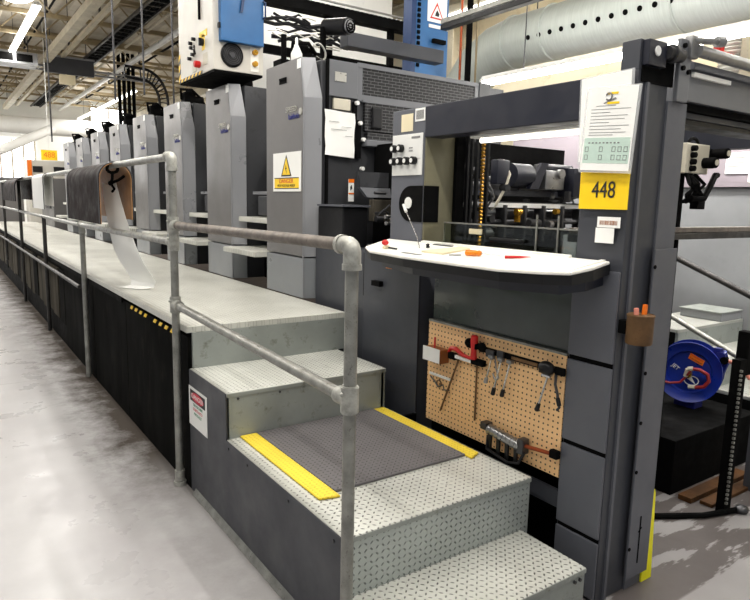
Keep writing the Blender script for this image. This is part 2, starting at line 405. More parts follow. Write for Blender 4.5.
# windows in the right and far walls
wl = [(13.6, 15.8), (19.2, 21.5), (23., 24.5)]
for i, (a, b) in enumerate(wl):
    o = struct('window_%d' % (i+1), G().box(WX-.04, WX-.01, a, b, 2.9, 4.6), 'window')
    g = G()
    for q in range(5): yy = a+(b-a)*q/4; g.box(WX-.08, WX-.041, yy-.03, yy+.03, 2.9, 4.6)
    for zz in (2.9, 3.75, 4.6): g.box(WX-.08, WX-.041, a, b, zz-.03, zz+.03)
    obj('window_frame', g, 'beam_w', o)
for i, (a, b) in enumerate(((-6.5, -2.5), (-.5, 1.0), (1.7, 3.2))):
    o = struct('window_%d' % (i+4), G().box(a, b, YF-.05, YF-.01, 1.6, 3.6), 'window')
    g = G()
    for q in range(5): xx = a+(b-a)*q/4; g.box(xx-.03, xx+.03, YF-.09, YF-.051, 1.6, 3.6)
    obj('window_frame', g, 'beam_w', o)
o = struct('window_7', G().box(5.2, 6.5, YF-.05, YF-.01, 4.2, 5.0), 'window')
obj('window_frame', G().box(5.14, 5.2, YF-.09, YF-.01, 4.15, 5.05).box(6.5, 6.56, YF-.09, YF-.01, 4.15, 5.05).box(5.82, 5.86, YF-.09, YF-.051, 4.2, 5.0), 'beam_w', o)

# ------------------------------------------------------------------ walkway
SX = 1.067
w = thing('walkway', 'long raised walkway of pale tread plate beside the printing towers', 'walkway', (1.6, 3.27, 0))
obj('deck', G().box(SX-.01, 2.055, 3.268, 18, .885, .92, .004), 'deck', w)
g = G().box(SX, 1.9, 3.27, 3.275, .70, .885); obj('end_riser', G().box(SX+.02, 2.13, 3.262, 3.28, .69, .886), 'riser', w)
ys = [3.285, 4.64, 5.8, 7.3]
for a, b in zip(ys[:-1], ys[1:]): obj('side_panel', G().box(SX, SX+.02, a, b-.012, .0, .86), 'dirtyblack', w)
y = 7.3; k = 0
while y < 17.5:
    d = .42 if k % 3 else .34; mt = 'weather' if k % 5 not in (0,) else 'dirtyblack'
    obj('side_panel', G().box(SX-.006*(k % 2), SX+.02, y+.02, y+d, .22+.02*(k % 3), .80), mt, w); y += d+.03; k += 1
obj('skirt', G().box(SX+.004, SX+.016, 7.3, 18, 0, .3), 'matte', w)
obj('edge_angle', G().box(SX-.013, SX-.003, 4.7, 18, .845, .884), 'matte', w)
g = G()
for k in range(4):
    for y0 in (3.5, 4.06):
        y = y0+k*.115
        g.prism([(SX-.002, y, .86), (SX-.002, y+.05, .86), (SX-.002, y+.085, .835), (SX-.002, y+.035, .835)], (-.003, 0, 0))
pieces('hazard_dash', g, 'yellow', w)
obj('backing', G().box(SX+.03, SX+.06, 3.3, 18, 0, .88), 'matte', w)

# ------------------------------------------------------------------ access stairs
st = thing('access_stairs', 'grey steel steps with diamond treads climbing to the walkway', 'stairs', (1.55, 1.36, 0))
xr = 2.0
def step(y0, y1, z, x0, x1, rmat, zb=0.):
    g = G().box(x0, x1, y0-.004, y1, z-.022, z, .006); td = obj('tread', g, 'tread', st); obj('nosing', G().box(x0+.002, x1-.002, y0-.0055, y0-.003, z-.021, z-.004), 'riser', td)
    obj('riser', G().box(x0+.004, x1-.004, y0, y0+.02, zb, z-.02), rmat, st)
step(1.36, 1.705, .23, SX+.03, 1.965, 'riser')
step(1.69, 2.77, .46, SX+.004, 2.008, 'riserp')
step(2.75, 3.275, .69, SX+.004, 2.0, 'riser', .46)
P = [(SX, 1.692, 0), (SX, 3.275, 0), (SX, 3.275, .686), (SX, 2.75, .686), (SX, 2.75, .456), (SX, 1.692, .456)]
obj('side_panel', G().prism(P, (.016, 0, 0)), 'slate_d', st)
P = [(1.97, 1.70, 0), (1.97, 3.27, 0), (1.97, 3.27, .686), (1.97, 2.75, .686), (1.97, 2.75, .44), (1.97, 1.70, .44)]
obj('side_panel', G().prism(P, (.016, 0, 0)), 'riser', st)
obj('side_panel', G().box(1.945, 1.961, 1.37, 1.68, 0, .215), 'riser', st)
obj('side_panel', G().box(SX+.032, SX+.045, 1.37, 1.68, 0, .215), 'slate_d', st)
obj('floor_flashing', G().prism([(SX-.02, 1.7, 0), (SX-.001, 1.7, .03), (SX-.001, 3.2, .03), (SX-.02, 3.2, 0)], (.0, 0, .004)), 'galv', st)
g = G()
for y in (1.75, 2.1, 2.5, 2.72): g.cyl((SX-.004, y, .425), (SX, y, .425), .006, seg=8)
for x, z in ((1.13, .655), (1.35, .655), (1.75, .655)): g.cyl((x, 2.746, z), (x, 2.75, z), .006, seg=8)
for x, z in ((1.25, .19), (1.9, .19), (1.93, .19)): g.cyl((x, 1.352, z), (x, 1.36, z), .007, seg=8)
pieces('rivet', g, 'darksteel', st)
d = thing('danger_sign', 'white danger notice with red oval on the dark stair side', 'sign', (SX-.002, 3.138, .37))
obj('sign_plate', G().box(SX-.003, SX-.0005, 3.0, 3.275, .385, .60), 'paper', d)
obj('black_band', G().box(SX-.0045, SX-.003, 3.025, 3.25, .525, .585), 'ink', d)
g = G(); pts = [(SX-.0052, 3.1375+.095*math.cos(t*math.pi/12), .555+.026*math.sin(t*math.pi/12)) for t in range(24)]; g.prism(pts, (.0006, 0, 0)); obj('red_oval', g, 'pinkred', d)
text('lettering', 'DANGER', .036, (SX-.0055, 3.1375, .555), XM, Z, 'paper', d, .0004, 1.25)
text('lettering', 'THIS MACHINE', .022, (SX-.0035, 3.1375, .508), XM, Z, 'green', d, .0004)
text('lettering', 'STARTS AUTO', .022, (SX-.0035, 3.1375, .484), XM, Z, 'pinkred', d, .0004)
text('lettering', 'MATICALLY', .022, (SX-.0035, 3.1375, .46), XM, Z, 'green', d, .0004)

mt = thing('rubber_mat', 'black anti-fatigue mat with yellow edges lying on the wide step', 'mat', (1.55, 2.36, .46))
obj('mat_pad', G().box(1.22, 1.915, 2.0, 2.742, .461, .472, .003), 'mat', mt)
for x0, x1 in ((1.135, 1.22), (1.915, 1.985)):
    L = x0 < 1.5
    o0, o1 = (x0, x1) if L else (x1, x0)
    g = G(); g.prism([(o0, 1.975 if L else 1.985, .4615), (o0, 2.742, .4615), (o1, 2.742, .4615), (o1, 1.955, .4615)] if L else [(o1, 1.955, .4615), (o1, 2.742, .4615), (o0, 2.742, .4615), (o0, 1.985, .4615)], (0, 0, .009), .002)
    obj('yellow_edge', g, 'yellow_rub', mt)

# ------------------------------------------------------------------ guard railings
RX = 1.03; PR = .021
def elbow(g, c, d1, d2, r=.029):
    c = Vector(c); d1 = Vector(d1); d2 = Vector(d2); R_ = .024
    pts = [c+d1*.062, c+d1*R_]
    for k in range(1, 6):
        t = k/6*math.pi/2; cc = c+d1*R_+d2*R_
        pts.append(cc - d2*R_*math.cos(t) - d1*R_*math.sin(t))
    pts += [c+d2*R_, c+d2*.07]
    g.tube(pts, r, 14); g.cyl(c+d1*.05, c+d1*.066, r+.003, seg=16); g.cyl(c+d2*.056, c+d2*.074, r+.003, seg=16)
rl = thing('guard_railing', 'galvanised pipe railing guarding the stairs', 'railing', (RX, 2.5, 0))
obj('post', G().cyl((RX, 3.36, 0), (RX, 3.36, 1.75), PR), 'galv', rl, True)
obj('post', G().cyl((RX, 1.605, 0), (RX, 1.605, 1.42), PR), 'galv', rl, True)
obj('rail', G().cyl((RX, 1.66, 1.468), (RX, 3.34, 1.455), .0205), 'rustpipe', rl, True)
obj('rail', G().cyl((RX, 1.63, .985), (RX, 3.34, 1.03), PR), 'galv', rl, True)
g = G(); elbow(g, (RX, 1.605, 1.468), Vector((0, 1, 0)), Vector((0, 0, -1)), .028); obj('elbow_fitting', g, 'galvf', rl, True)
g = G(); elbow(g, (RX, 3.36, 1.81), Vector((0, 1, 0)), Vector((0, 0, -1)), .028); obj('elbow_fitting', g, 'galvf', rl, True)
def tee(yc, zc, dy, r=.029):
    g = G(); g.cyl((RX, yc, zc-.045), (RX, yc, zc+.045), r, bev=.003); g.cyl((RX, yc, zc), (RX, yc+dy*.07, zc), r-.001, bev=.003); g.ball((RX-.03, yc, zc+.02), .007)
    obj('tee_fitting', g, 'galvf', rl, True)
tee(3.36, 1.455, -1); tee(3.36, 1.365, 1); tee(3.36, 1.03, -1); tee(1.605, .985, 1)
obj('base_flange', G().cyl((RX, 3.36, 0), (RX, 3.36, .025), .034).cyl((RX, 3.36, .03), (RX, 3.36, .09), .027), 'galvf', rl, True)

wr = thing('walkway_railing', 'long pipe railing running down the outer edge of the walkway', 'railing', (RX, 17, 0))
obj('rail', G().cyl((RX, 3.42, 1.81), (RX, 17.9, 1.81), PR), 'galv', wr, True)
obj('rail', G().cyl((RX, 3.40, 1.365), (RX, 6.0, 1.345), PR), 'galv', wr, True)
obj('rail', G().cyl((RX, 6.0, 1.345), (RX, 17.9, 1.36), .019), 'galv', wr, True)
for y in (5.93, 8.25, 10.7, 13.3, 15.4, 17.8):
    top = 1.345 if y < 6 else (1.81 if y > 10 else 1.36)
    obj('post', G().cyl((RX, y, 0 if y < 11 else .4), (RX, y, top), .022), 'galv' if y < 6 else 'railblack', wr, True)
g = G(); elbow(g, (RX, 5.93, 1.35), Vector((0, 1, 0)), Vector((0, 0, -1)), .026); obj('elbow_fitting', g, 'galvf', wr, True)
obj('low_rail', G().cyl((RX-.03, 6.0, .80), (RX-.03, 17.8, .80), .017), 'railblack', wr, True)

# ------------------------------------------------------------------ things hung on the rail
def drape(name, y0, y1, drop, rad, mo, mi, label, flare=0, clip=None):
    t = thing(name, label, 'printing blanket', (RX, (y0+y1)/2, 1.35), group='printing blankets hung over the rail')
    rows = []
    for y in (y0, (y0+y1)/2, y1):
        r = []
        zc = 1.83-rad
        for k in range(7): r.append((RX-rad-.0*k, y, zc-drop+drop*k/6))
        for k in range(1, 12): a = math.pi-math.pi*k/12; r.append((RX+rad*math.cos(a), y, zc+rad*math.sin(a)))
        for k in range(7): r.append((RX+rad+flare*k/6*(.0), y, zc-(drop*.9)*k/6))
        rows.append(r)
    obj('outer_face', G().sheet(rows, .006), mo, t, True)
    rows2 = [[(RX+(x-RX)*.94, y, z-.006 if z > zc else z) for x, y, z in r] for r in rows]
    obj('inner_face', G().sheet(rows2, .004), mi, t, True)
    for yy in (y0+.004, y1-.004):
        obj('edge_bar', G().tube([(x, yy, z) for x, _, z in rows[0]], .005, 6), 'side', t, True)
    return t
drape('printing_blanket', 4.62, 5.85, .31, .112, 'blanket', 'blanket_in', 'large dark brown rubber blanket arched over the rail behind the white strip')
drape('printing_blanket', 9.9, 11.6, .20, .13, 'blanket', 'blanket', 'smaller dark blanket arched over the rail at the far left')
drape('printing_blanket', 7.75, 8.7, .34, .05, 'paper', 'paper', 'narrow white sheet folded over the rail between two dark blankets')
# white strip tied with black cord
g = G(); rows = []
prof = [(1.05, 4.90, 1.68), (1.06, 4.89, 1.58), (1.08, 4.88, 1.45), (1.105, 4.87, 1.32), (1.135, 4.86, 1.2), (1.175, 4.85, 1.1), (1.225, 4.84, 1.01), (1.25, 4.84, .965), (1.24, 4.84, .935), (1.18, 4.85, .925), (1.14, 4.86, .924)]
for i, (x, y, z) in enumerate(prof):
    hw = .045+.035*min(1, i/4)
    rows.append([(x-hw*.75*s_+.0, y+hw*s_*1.25, z+.03*s_*s_*(.5 if i < 8 else 0)) for s_ in (-1, -.5, 0, .5, 1)])
single('plastic_strip', g.sheet(rows, .003), 'paper', 'long white strip hanging from the rail and curling on the walkway', 'strip', smooth=True)
g = G()
g.tube(arc((RX, 4.7, 1.795), .035, 0, 360, 14, lambda c, r, a: (c[0]+r*math.cos(a), c[1]+.02*math.sin(2*a), c[2]+r*math.sin(a)))[:-1], .011, 8, True)
g.tube([(RX, 4.7, 1.765), (1.04, 4.76, 1.72), (1.04, 4.82, 1.69)], .010, 8)
g.tube([(1.04, 4.82, 1.69), (1.08, 4.78, 1.71), (1.115, 4.74, 1.74)], .010, 8); g.tube([(1.04, 4.82, 1.69), (1.06, 4.80, 1.65), (1.04, 4.78, 1.63)], .009, 8); g.ball((1.04, 4.82, 1.69), .018)
single('cord', g, 'matte', 'knotted black cord tying the white strip to the rail', 'cord', smooth=True)

# ------------------------------------------------------------------ printing towers
def tower(label, y):
    t = thing('printing_tower', label, 'printing press tower', (3.0, y+.3, .92), group='row of printing towers')
    x = 2.06; ya, yb = y, y+.57
    obj('front_panel', G().prism([(x, ya, 1.215), (x, yb, 1.215), (x, yb, 2.54), (x, ya+.05, 2.54), (x, ya, 2.28)], (.05, 0, 0), .003), 'tower', t)
    obj('lower_panel', G().box(x, x+.05, ya, yb, .925, 1.205, .004), 'tower_low', t)
    # bevelled corner: narrow at the top, widening to where it breaks
    A = (x+.008, ya-.003, 1.215); B = (x+.12, ya-.045, 1.215); A2 = (x+.008, ya-.003, 2.28); B2 = (x+.12, ya-.045, 2.28); A3 = (x+.008, ya+.046, 2.54); B3 = (x+.09, ya+.0, 2.54)
    obj('corner_panel', G().prism([A, A2, B2, B], (.02, .04, 0)).prism([A2, A3, B3, B2], (.02, .04, 0)), 'tower_l', t)
    obj('corner_trim', G().tube([(x+.004, ya-.004, .93), (x+.004, ya-.004, 2.28), (x+.004, ya+.046, 2.54)], .006, 6), 'tower_l', t)
    obj('chassis', G().box(x+.05, x+.125, ya+.07, yb-.01, .925, 2.53), 'side', t)
    obj('lower_corner', G().prism([(x+.008, ya-.003, .925), (x+.008, ya-.003, 1.205), (x+.12, ya-.045, 1.205), (x+.12, ya-.045, .925)], (.02, .04, 0)), 'tower_low', t)
    obj('body', G().box(x+.12, 3.9, ya-.025, yb-.01, .925, 2.53, .006), 'side', t)
    obj('recessed_handle', G().box(x-.004, x, y+.24, y+.35, 2.40, 2.44, .003).box(x-.01, x-.003, y+.25, y+.34, 2.425, 2.438), 'matte', t)
    text('name_badge', 'SPEED', .05, (x-.002, y+.17, 2.215), XM, Z, 'badge', t, .002, 1.2)
    g = G(); g.cyl((x-.006, y+.03, 2.19), (x, y+.03, 2.19), .022); obj('name_badge', g, 'badge', t)
    text('name_badge', 'baldwin', .052, (x-.002, y+.13, 2.165), XM, Z, 'navytext', t, .002)
    g = G()
    g.box(2.2, 2.55, yb-.2, yb-.02, 2.53, 2.58); g.cyl((2.26, yb-.1, 2.62), (2.45, yb-.1, 2.62), .055); g.box(2.24, 2.36, yb-.15, yb-.03, 2.58, 2.70); g.ball((2.3, yb-.12, 2.69), .045)
    g.tube([(2.24, yb-.05, 2.64), (2.2, yb-.15, 2.72), (2.3, yb-.2, 2.72), (2.42, yb-.12, 2.66), (2.5, yb-.1, 2.56)], .014, 8)
    obj('top_drive', g, 'matte', t, True)
    obj('paper_tag', G().box(x-.002, x, ya+.03, ya+.085, 2.47, 2.53), 'paper', t)
    return t
first = tower('nearest printing tower, with a yellow high voltage notice', 3.845)
names = ['printing tower directly under the white hanging switch cabinet', 'third printing tower counted from the stairs',
         'printing tower fourth from the stairs, behind the railing corner', 'printing tower fifth from the stairs', 'printing tower sixth from the stairs',
         'printing tower seventh from the stairs, above the large brown blanket', 'furthest printing tower in the row']
for i, nm in enumerate(names):
    c = copy_tree(first); c.location = first.location+Vector((0, 1.27*(i+1), 0)); c['label'] = nm
# joining units, low between the towers
def link_unit(label, y):
    t = thing('inking_bay', label, 'printing press section', (3.0, y+.3, .925), group='dark bays between the towers')
    a, b = y, y+.655
    obj('body', G().box(2.42, 3.8, a, b, .925, 2.05), 'matte', t)
    g = G()
    for z, r in ((1.72, .06), (1.86, .045), (1.98, .05)): obj('roller', G().cyl((2.3, a+.3, z), (2.6, a+.3, z), r), 'black', t, True)
    obj('footboard', G().box(1.96, 2.42, a-.0, b-.03, 1.165, 1.205, .006), 'deck', t)
    obj('footboard', G().box(2.10, 2.42, a, b-.03, 1.415, 1.455, .006), 'deck', t)
    obj('ink_box', G().box(2.2, 2.42, a+.05, b-.2, 1.47, 1.63, .01), 'side', t)
    obj('ledge', G().box(2.2, 2.42, a+.02, b-.1, 1.64, 1.665), 'tower_l', t)
    obj('kick_panel', G().box(2.35, 2.42, a, b, .925, 1.16), 'matte', t)
    return t
lk = link_unit('dark bay with pale footboards beside the nearest tower', 4.43)
ord_ = ['second', 'third', 'fourth', 'fifth', 'sixth', 'seventh', 'eighth', 'ninth']
for i in range(7):
    c = copy_tree(lk); c.location = lk.location+Vector((0, 1.27*(i+1), 0)); c['label'] = 'dark bay between two towers, %s from the stairs' % ord_[i]
# side of the first tower: guard grille etc.
Y1 = 3.82
obj('guard_grille', G().box(2.50, 3.56, Y1-.016, Y1, 2.33, 2.52, .003), 'mesh', first)
obj('grille_frame', G().box(2.46, 3.60, Y1-.022, Y1-.008, 2.515, 2.545).box(2.46, 2.50, Y1-.02, Y1, 2.29, 2.52).box(3.56, 3.60, Y1-.022, Y1, 2.29, 2.52).box(2.46, 3.60, Y1-.022, Y1, 2.30, 2.335), 'slate_l', first)
obj('guard_grille', G().box(2.52, 3.5, Y1-.03, Y1-.004, 2.09, 2.285, .003), 'mesh', first)
obj('guard_grille', G().box(2.53, 3.4, Y1-.05, Y1-.004, 2.03, 2.08, .003), 'mesh', first)
obj('grille_frame', G().box(2.51, 3.4, Y1-.07, Y1-.004, 1.985, 2.03, .006).box(2.50, 3.5, Y1-.033, Y1-.004, 2.285, 2.30), 'slate_l', first)
obj('grille_handle', G().box(2.57, 2.66, Y1-.05, Y1-.03, 2.11, 2.26, .012), 'black', first)
obj('upper_cover', G().box(2.228, 2.455, Y1-.03, Y1-.006, 2.30, 2.535, .004), 'slate_l', first)
obj('side_cover', G().box(3.60, 3.72, Y1-.03, Y1-.006, 2.30, 2.55, .004), 'side', first)
obj('edge_gasket', G().box(2.21, 2.226, Y1-.032, Y1-.01, .93, 2.535), 'matte', first)
obj('switch_plate', G().box(2.265, 2.40, Y1-.03, Y1-.006, 2.215, 2.29, .006), 'beige', first)
obj('maker_plate', G().box(2.27, 2.36, Y1-.034, Y1-.030, 2.40, 2.46), 'badge', first)
g = G()
for x, z in ((2.447, 2.272), (2.475, 2.14), (2.505, 2.03), (2.50, 1.83)): g.cyl((x, Y1-.05, z), (x, Y1-.02, z), .014)
pieces('bolt', g, 'white', first, True)
obj('hinge_strip', G().box(2.425, 2.455, Y1-.028, Y1-.008, 1.93, 2.28).box(2.455, 2.49, Y1-.03, Y1-.008, 1.9, 2.16), 'matte', first)
# warning notice on the first tower
ws = thing('warning_notice', 'yellow high voltage notice on the nearest tower front', 'sign', (2.056, 4.07, 1.66))
xx = 2.0545
obj('notice_sheet', G().box(xx, xx+.004, 3.862, 4.29, 1.66, 1.93), 'paper', ws)
obj('triangle', G().prism([(xx-.001, 4.16, 1.765), (xx-.001, 4.00, 1.765), (xx-.001, 4.08, 1.915)], (.001, 0, 0)), 'ink', ws)
obj('triangle', G().prism([(xx-.002, 4.14, 1.775), (xx-.002, 4.02, 1.775), (xx-.002, 4.08, 1.893)], (.001, 0, 0)), 'yellow', ws)
obj('bolt_symbol', G().prism([(xx-.003, 4.09, 1.85), (xx-.003, 4.068, 1.815), (xx-.003, 4.08, 1.815), (xx-.003, 4.07, 1.782), (xx-.003, 4.094, 1.825), (xx-.003, 4.082, 1.825)], (.001, 0, 0)), 'ink', ws)
obj('text_band', G().box(xx-.001, xx, 3.89, 4.265, 1.68, 1.755), 'yellow', ws)
obj('band_rule', G().box(xx-.002, xx-.001, 3.89, 4.265, 1.75, 1.756).box(xx-.002, xx-.001, 3.89, 4.265, 1.679, 1.684), 'ink', ws)
text('lettering', 'DANGER', .042, (xx-.0015, 4.08, 1.731), XM, Z, 'red', ws, .0006, 1.3)
text('lettering', 'HIGH VOLTAGE INSIDE', .024, (xx-.0015, 4.08, 1.70), XM, Z, 'ink', ws, .0006, 1.1)
# paper and label on the tower's side
pn = thing('posted_sheet', 'creased white work sheet taped to the side of the nearest tower', 'paper', (2.31, Y1-.03, 1.9))
g = G(); rows = [[(2.195+.235*i/6+.004*math.sin(j*2+i), Y1-.036-.006*math.sin(i*1.7+j)*(j/5), 1.91+.30*j/5-.012*(i/6)) for i in range(7)] for j in range(6)]
obj('sheet', g.sheet(rows, .001), 'paper', pn, True)
g = G()
for k, (a, b_, z) in enumerate(((.02, .1, 2.13), (.04, .16, 2.08), (.12, .2, 2.1), (.15, .21, 2.04))): g.box(2.2+a, 2.2+b_, Y1-.046, Y1-.044, z, z+.003)
pieces('pencil_mark', g, 'inkgrey', pn)
il = thing('instruction_label', 'tall white and orange label above the black ink tray', 'label', (2.41, 3.78, 1.68))
obj('label_card', G().box(2.385, 2.43, 3.778, 3.782, 1.60, 1.755), 'paper', il)
obj('orange_band', G().box(2.385, 2.43, 3.776, 3.778, 1.73, 1.755).box(2.385, 2.43, 3.776, 3.778, 1.65, 1.66), 'orange', il)
obj('pictogram', G().prism([(2.40, 3.776, 1.675), (2.415, 3.776, 1.69), (2.41, 3.776, 1.715), (2.398, 3.776, 1.70)], (0, .001, 0)), 'ink', il)

# ------------------------------------------------------------------ ink section between tower and delivery
ib = thing('transfer_section', 'dark machinery between the nearest tower and the control post', 'printing press section', (2.9, 3.3, .92))
obj('base', G().box(2.13, 3.8, 3.125, 3.78, .0, 1.3), 'slate_d', ib)
obj('core', G().box(2.6, 3.8, 3.08, 3.78, 1.3, 2.0), 'matte', ib)
obj('tray_body', G().box(2.14, 2.33, 3.45, 3.775, 1.302, 1.565, .012), 'black', ib)
obj('tray_lip', G().prism([(2.125, 3.43, 1.566), (2.34, 3.43, 1.566), (2.34, 3.76, 1.566), (2.125, 3.76, 1.566)], (0, 0, .012)), 'slate', ib)
obj('guard_flap', G().prism([(2.345, 3.60, 1.80), (2.62, 3.60, 1.80), (2.62, 3.60, 1.70), (2.37, 3.60, 1.70)], (0, .03, 0)), 'side', ib)
obj('guard_flap', G().prism([(2.35, 3.58, 1.695), (2.62, 3.58, 1.695), (2.62, 3.56, 1.63), (2.40, 3.56, 1.63)], (0, .03, 0)), 'slate_l', ib)
obj('worn_cover', G().box(2.41, 2.6, 3.5, 3.56, 1.47, 1.615, .006), 'weather', ib)
random.seed(3)
g = G()
for k in range(26):
    x = random.uniform(2.28, 2.6); y = random.uniform(2.95, 3.4); z = random.uniform(1.36, 1.66); r = random.uniform(.008, .026)
    if k % 3 == 0: g.cyl((x, y, z), (x+random.uniform(.03, .1), y, z), r)
    elif k % 3 == 1: g.box(x, x+.06, y, y+.05, z, z+.02, .003)
    else: g.tube([(x, y, z), (x+.03, y-.05, z+.05), (x+.09, y-.02, z+.03), (x+.12, y+.05, z-.03)], .006, 6)
pieces('linkage', g, 'darksteel', ib, True)
g = G()
for k in range(8):
    x = random.uniform(2.26, 2.5); y = random.uniform(2.95, 3.3); z = random.uniform(1.36, 1.6); g.cyl((x, y, z), (x+.035, y, z), .012)
pieces('nipple', g, 'chrome', ib, True)

# ------------------------------------------------------------------ delivery
dv = thing('press_delivery', 'charcoal delivery end of the press with open guard window', 'printing press section', (3.0, 2.1, 0))
DX = 2.1
# control post
obj('control_post', G().box(DX, 2.3, 2.6, 2.88, 0, 2.09, .004), 'slate', dv)
obj('post_side', G().box(DX+.006, 2.3, 2.592, 2.6, 1.38, 2.02), 'olive', dv)
obj('post_edge', G().box(2.30, 2.36, 2.57, 2.62, 0, 2.0), 'matte', dv)
obj('side_guard_beam', G().box(DX, 2.22, 1.60, 2.60, 1.935, 2.09, .004), 'navy', dv)
#obj('beam_bracket', G().prism([(DX+.01, 2.59, 1.93), (DX+.01, 2.50, 1.93), (DX+.01, 2.59, 1.86)], (.06, 0, 0)), 'navy', dv)
# near column
obj('column', G().box(DX, 2.29, 1.40, 1.612, 0, 2.09, .003), 'slate_d', dv)
obj('column_head', G().box(DX, 2.29, 1.40, 1.475, 2.09, 2.195, .003), 'slate_d', dv)
for z0, z1 in ((.015, .26), (.28, .625), (.645, .985), (1.005, 1.36)):
    obj('column_cover', G().box(DX-.012, DX-.001, 1.402, 1.610, z0, z1, .003), 'slate', dv)
pieces('column_seam', G().box(DX-.003, DX-.0005, 1.405, 1.606, .26, .28).box(DX-.003, DX-.0005, 1.405, 1.606, .625, .645).box(DX-.003, DX-.0005, 1.405, 1.606, .985, 1.005), 'matte', dv)
obj('column_channel', G().box(2.29, 2.42, 1.392, 1.5, .0, 2.0), 'slate', dv)
obj('column_rib', G().box(2.145, 2.16, 1.39, 1.40, 0, 2.05), 'slate', dv)
obj('guard_plate', G().box(2.262, 2.415, 1.372, 1.380, .06, 1.445, .002), 'slate', dv)
g = G()
for z in (1.376, .953, .747, .538, .2): g.cyl((2.268, 1.369, z), (2.268, 1.373, z), .008, seg=10)
g.box(2.33, 2.336, 1.3695, 1.372, .12, .33); g.prism([(2.322, 1.3695, .26), (2.344, 1.3695, .275), (2.344, 1.3695, .28), (2.322, 1.3695, .265)], (0, .002, 0))
pieces('plate_hole', g, 'matte', dv)
obj('head_plate', G().box(2.315, 2.39, 1.375, 1.392, 2.0, 2.225, .003), 'slate_l', dv)
g = G()
for x, z in ((2.332, 2.2), (2.332, 2.12), (2.372, 2.11), (2.378, 2.19)): g.cyl((x, 1.365, z), (x, 1.376, z), .009, seg=10)
pieces('bolt', g, 'matte', dv)
obj('drive_box', G().box(2.112, 2.222, 1.372, 1.40, 2.105, 2.192, .003), 'navy', dv)
obj('white_cap', G().cyl((2.160, 1.366, 2.155), (2.160, 1.372, 2.155), .018, bev=.002), 'white', dv, True)
obj('dark_recess', G().box(2.115, 2.315, 1.395, 1.401, 2.05, 2.14), 'matte', dv)
obj('drive_shaft', G().cyl((2.222, 1.375, 2.16), (2.32, 1.375, 2.16), .024).cyl((2.25, 1.375, 2.16), (2.275, 1.375, 2.16), .033), 'darksteel', dv, True)
# front beams
obj('front_beam', G().box(2.42, 3.9, 1.40, 1.50, 2.015, 2.165, .003), 'slate_l', dv)
obj('front_slot', G().box(2.42, 3.9, 1.42, 1.52, 1.985, 2.014), 'matte', dv)
obj('front_beam', G().box(2.42, 3.9, 1.44, 1.54, 1.96, 1.984, .003), 'slate_d', dv)
obj('front_slot', G().box(2.42, 3.9, 1.45, 1.56, 1.94, 1.959), 'black', dv)
obj('front_roller', G().cyl((2.40, 1.36, 2.19), (3.9, 1.36, 2.19), .022), 'steel', dv, True)
obj('cream_strip', G().box(2.44, 2.72, 1.385, 1.398, 2.105, 2.122), 'cream', dv)
g = G(); g.cyl((2.38, 1.37, 2.225), (2.52, 1.34, 2.235), .012); g.cyl((2.50, 1.345, 2.234), (2.53, 1.335, 2.237), .02); g.box(2.36, 2.41, 1.36, 1.39, 2.16, 2.24, .004)
obj('roller_bracket', g, 'steel', dv, True)
obj('roller_shroud', G().box(2.42, 3.9, 1.375, 1.398, 2.13, 2.155, .003), 'slate', dv)
obj('yellow_guard_edge', G().prism([(2.40, 1.384, 0), (2.475, 1.384, 0), (2.45, 1.384, .40), (2.44, 1.384, .42), (2.40, 1.384, .40)], (0, .012, 0)), 'brightyel', dv)
obj('black_guard_edge', G().box(2.41, 2.435, 1.382, 1.391, .42, 1.42), 'matte', dv)
# far side columns
obj('rear_column', G().box(3.75, 3.9, 1.40, 1.6, 0, 2.1), 'slate_d', dv)
obj('rear_column', G().box(3.75, 3.9, 2.6, 2.88, 0, 2.1), 'slate_d', dv)
obj('rear_beam', G().box(3.8, 3.9, 1.6, 2.6, 1.95, 2.1), 'navy', dv)
# lower part under the shelf
obj('lower_panel', G().box(DX-.012, DX-.001, 2.59, 3.12, .30, 1.33, .003), 'slate_d', dv)
obj('kick_panel', G().box(2.01, 2.09, 2.58, 2.60, .0, .46), 'matte', dv)
obj('dark_recess', G().box(DX+.12, DX+.2, 1.61, 2.6, 0, 1.35), 'matte', dv)
obj('glass_panel', G().box(DX+.02, DX+.03, 1.613, 2.5, 1.0, 1.31), 'darkglass', dv)
obj('lower_bar', G().box(DX, DX+.02, 1.615, 2.5, .325, .40), 'slate_d', dv)
# black cover with light patch on the transfer side
obj('black_cover', G().box(2.09, 2.13, 2.98, 3.13, 1.04, 1.3, .004).box(2.06, 2.09, 2.92, 3.0, 1.12, 1.15), 'matte', dv)
# work light under the side beam
lt = obj('work_light', G().box(2.23, 2.31, 1.64, 2.4, 1.925, 1.955, .004), 'white', dv)
obj('light_tube', G().cyl((2.27, 1.68, 1.915), (2.27, 2.36, 1.915), .013), 'tube_dim', lt, True)
obj('roof_pan', G().box(2.225, 2.5, 1.56, 2.56, 1.972, 1.985), 'cream', dv)
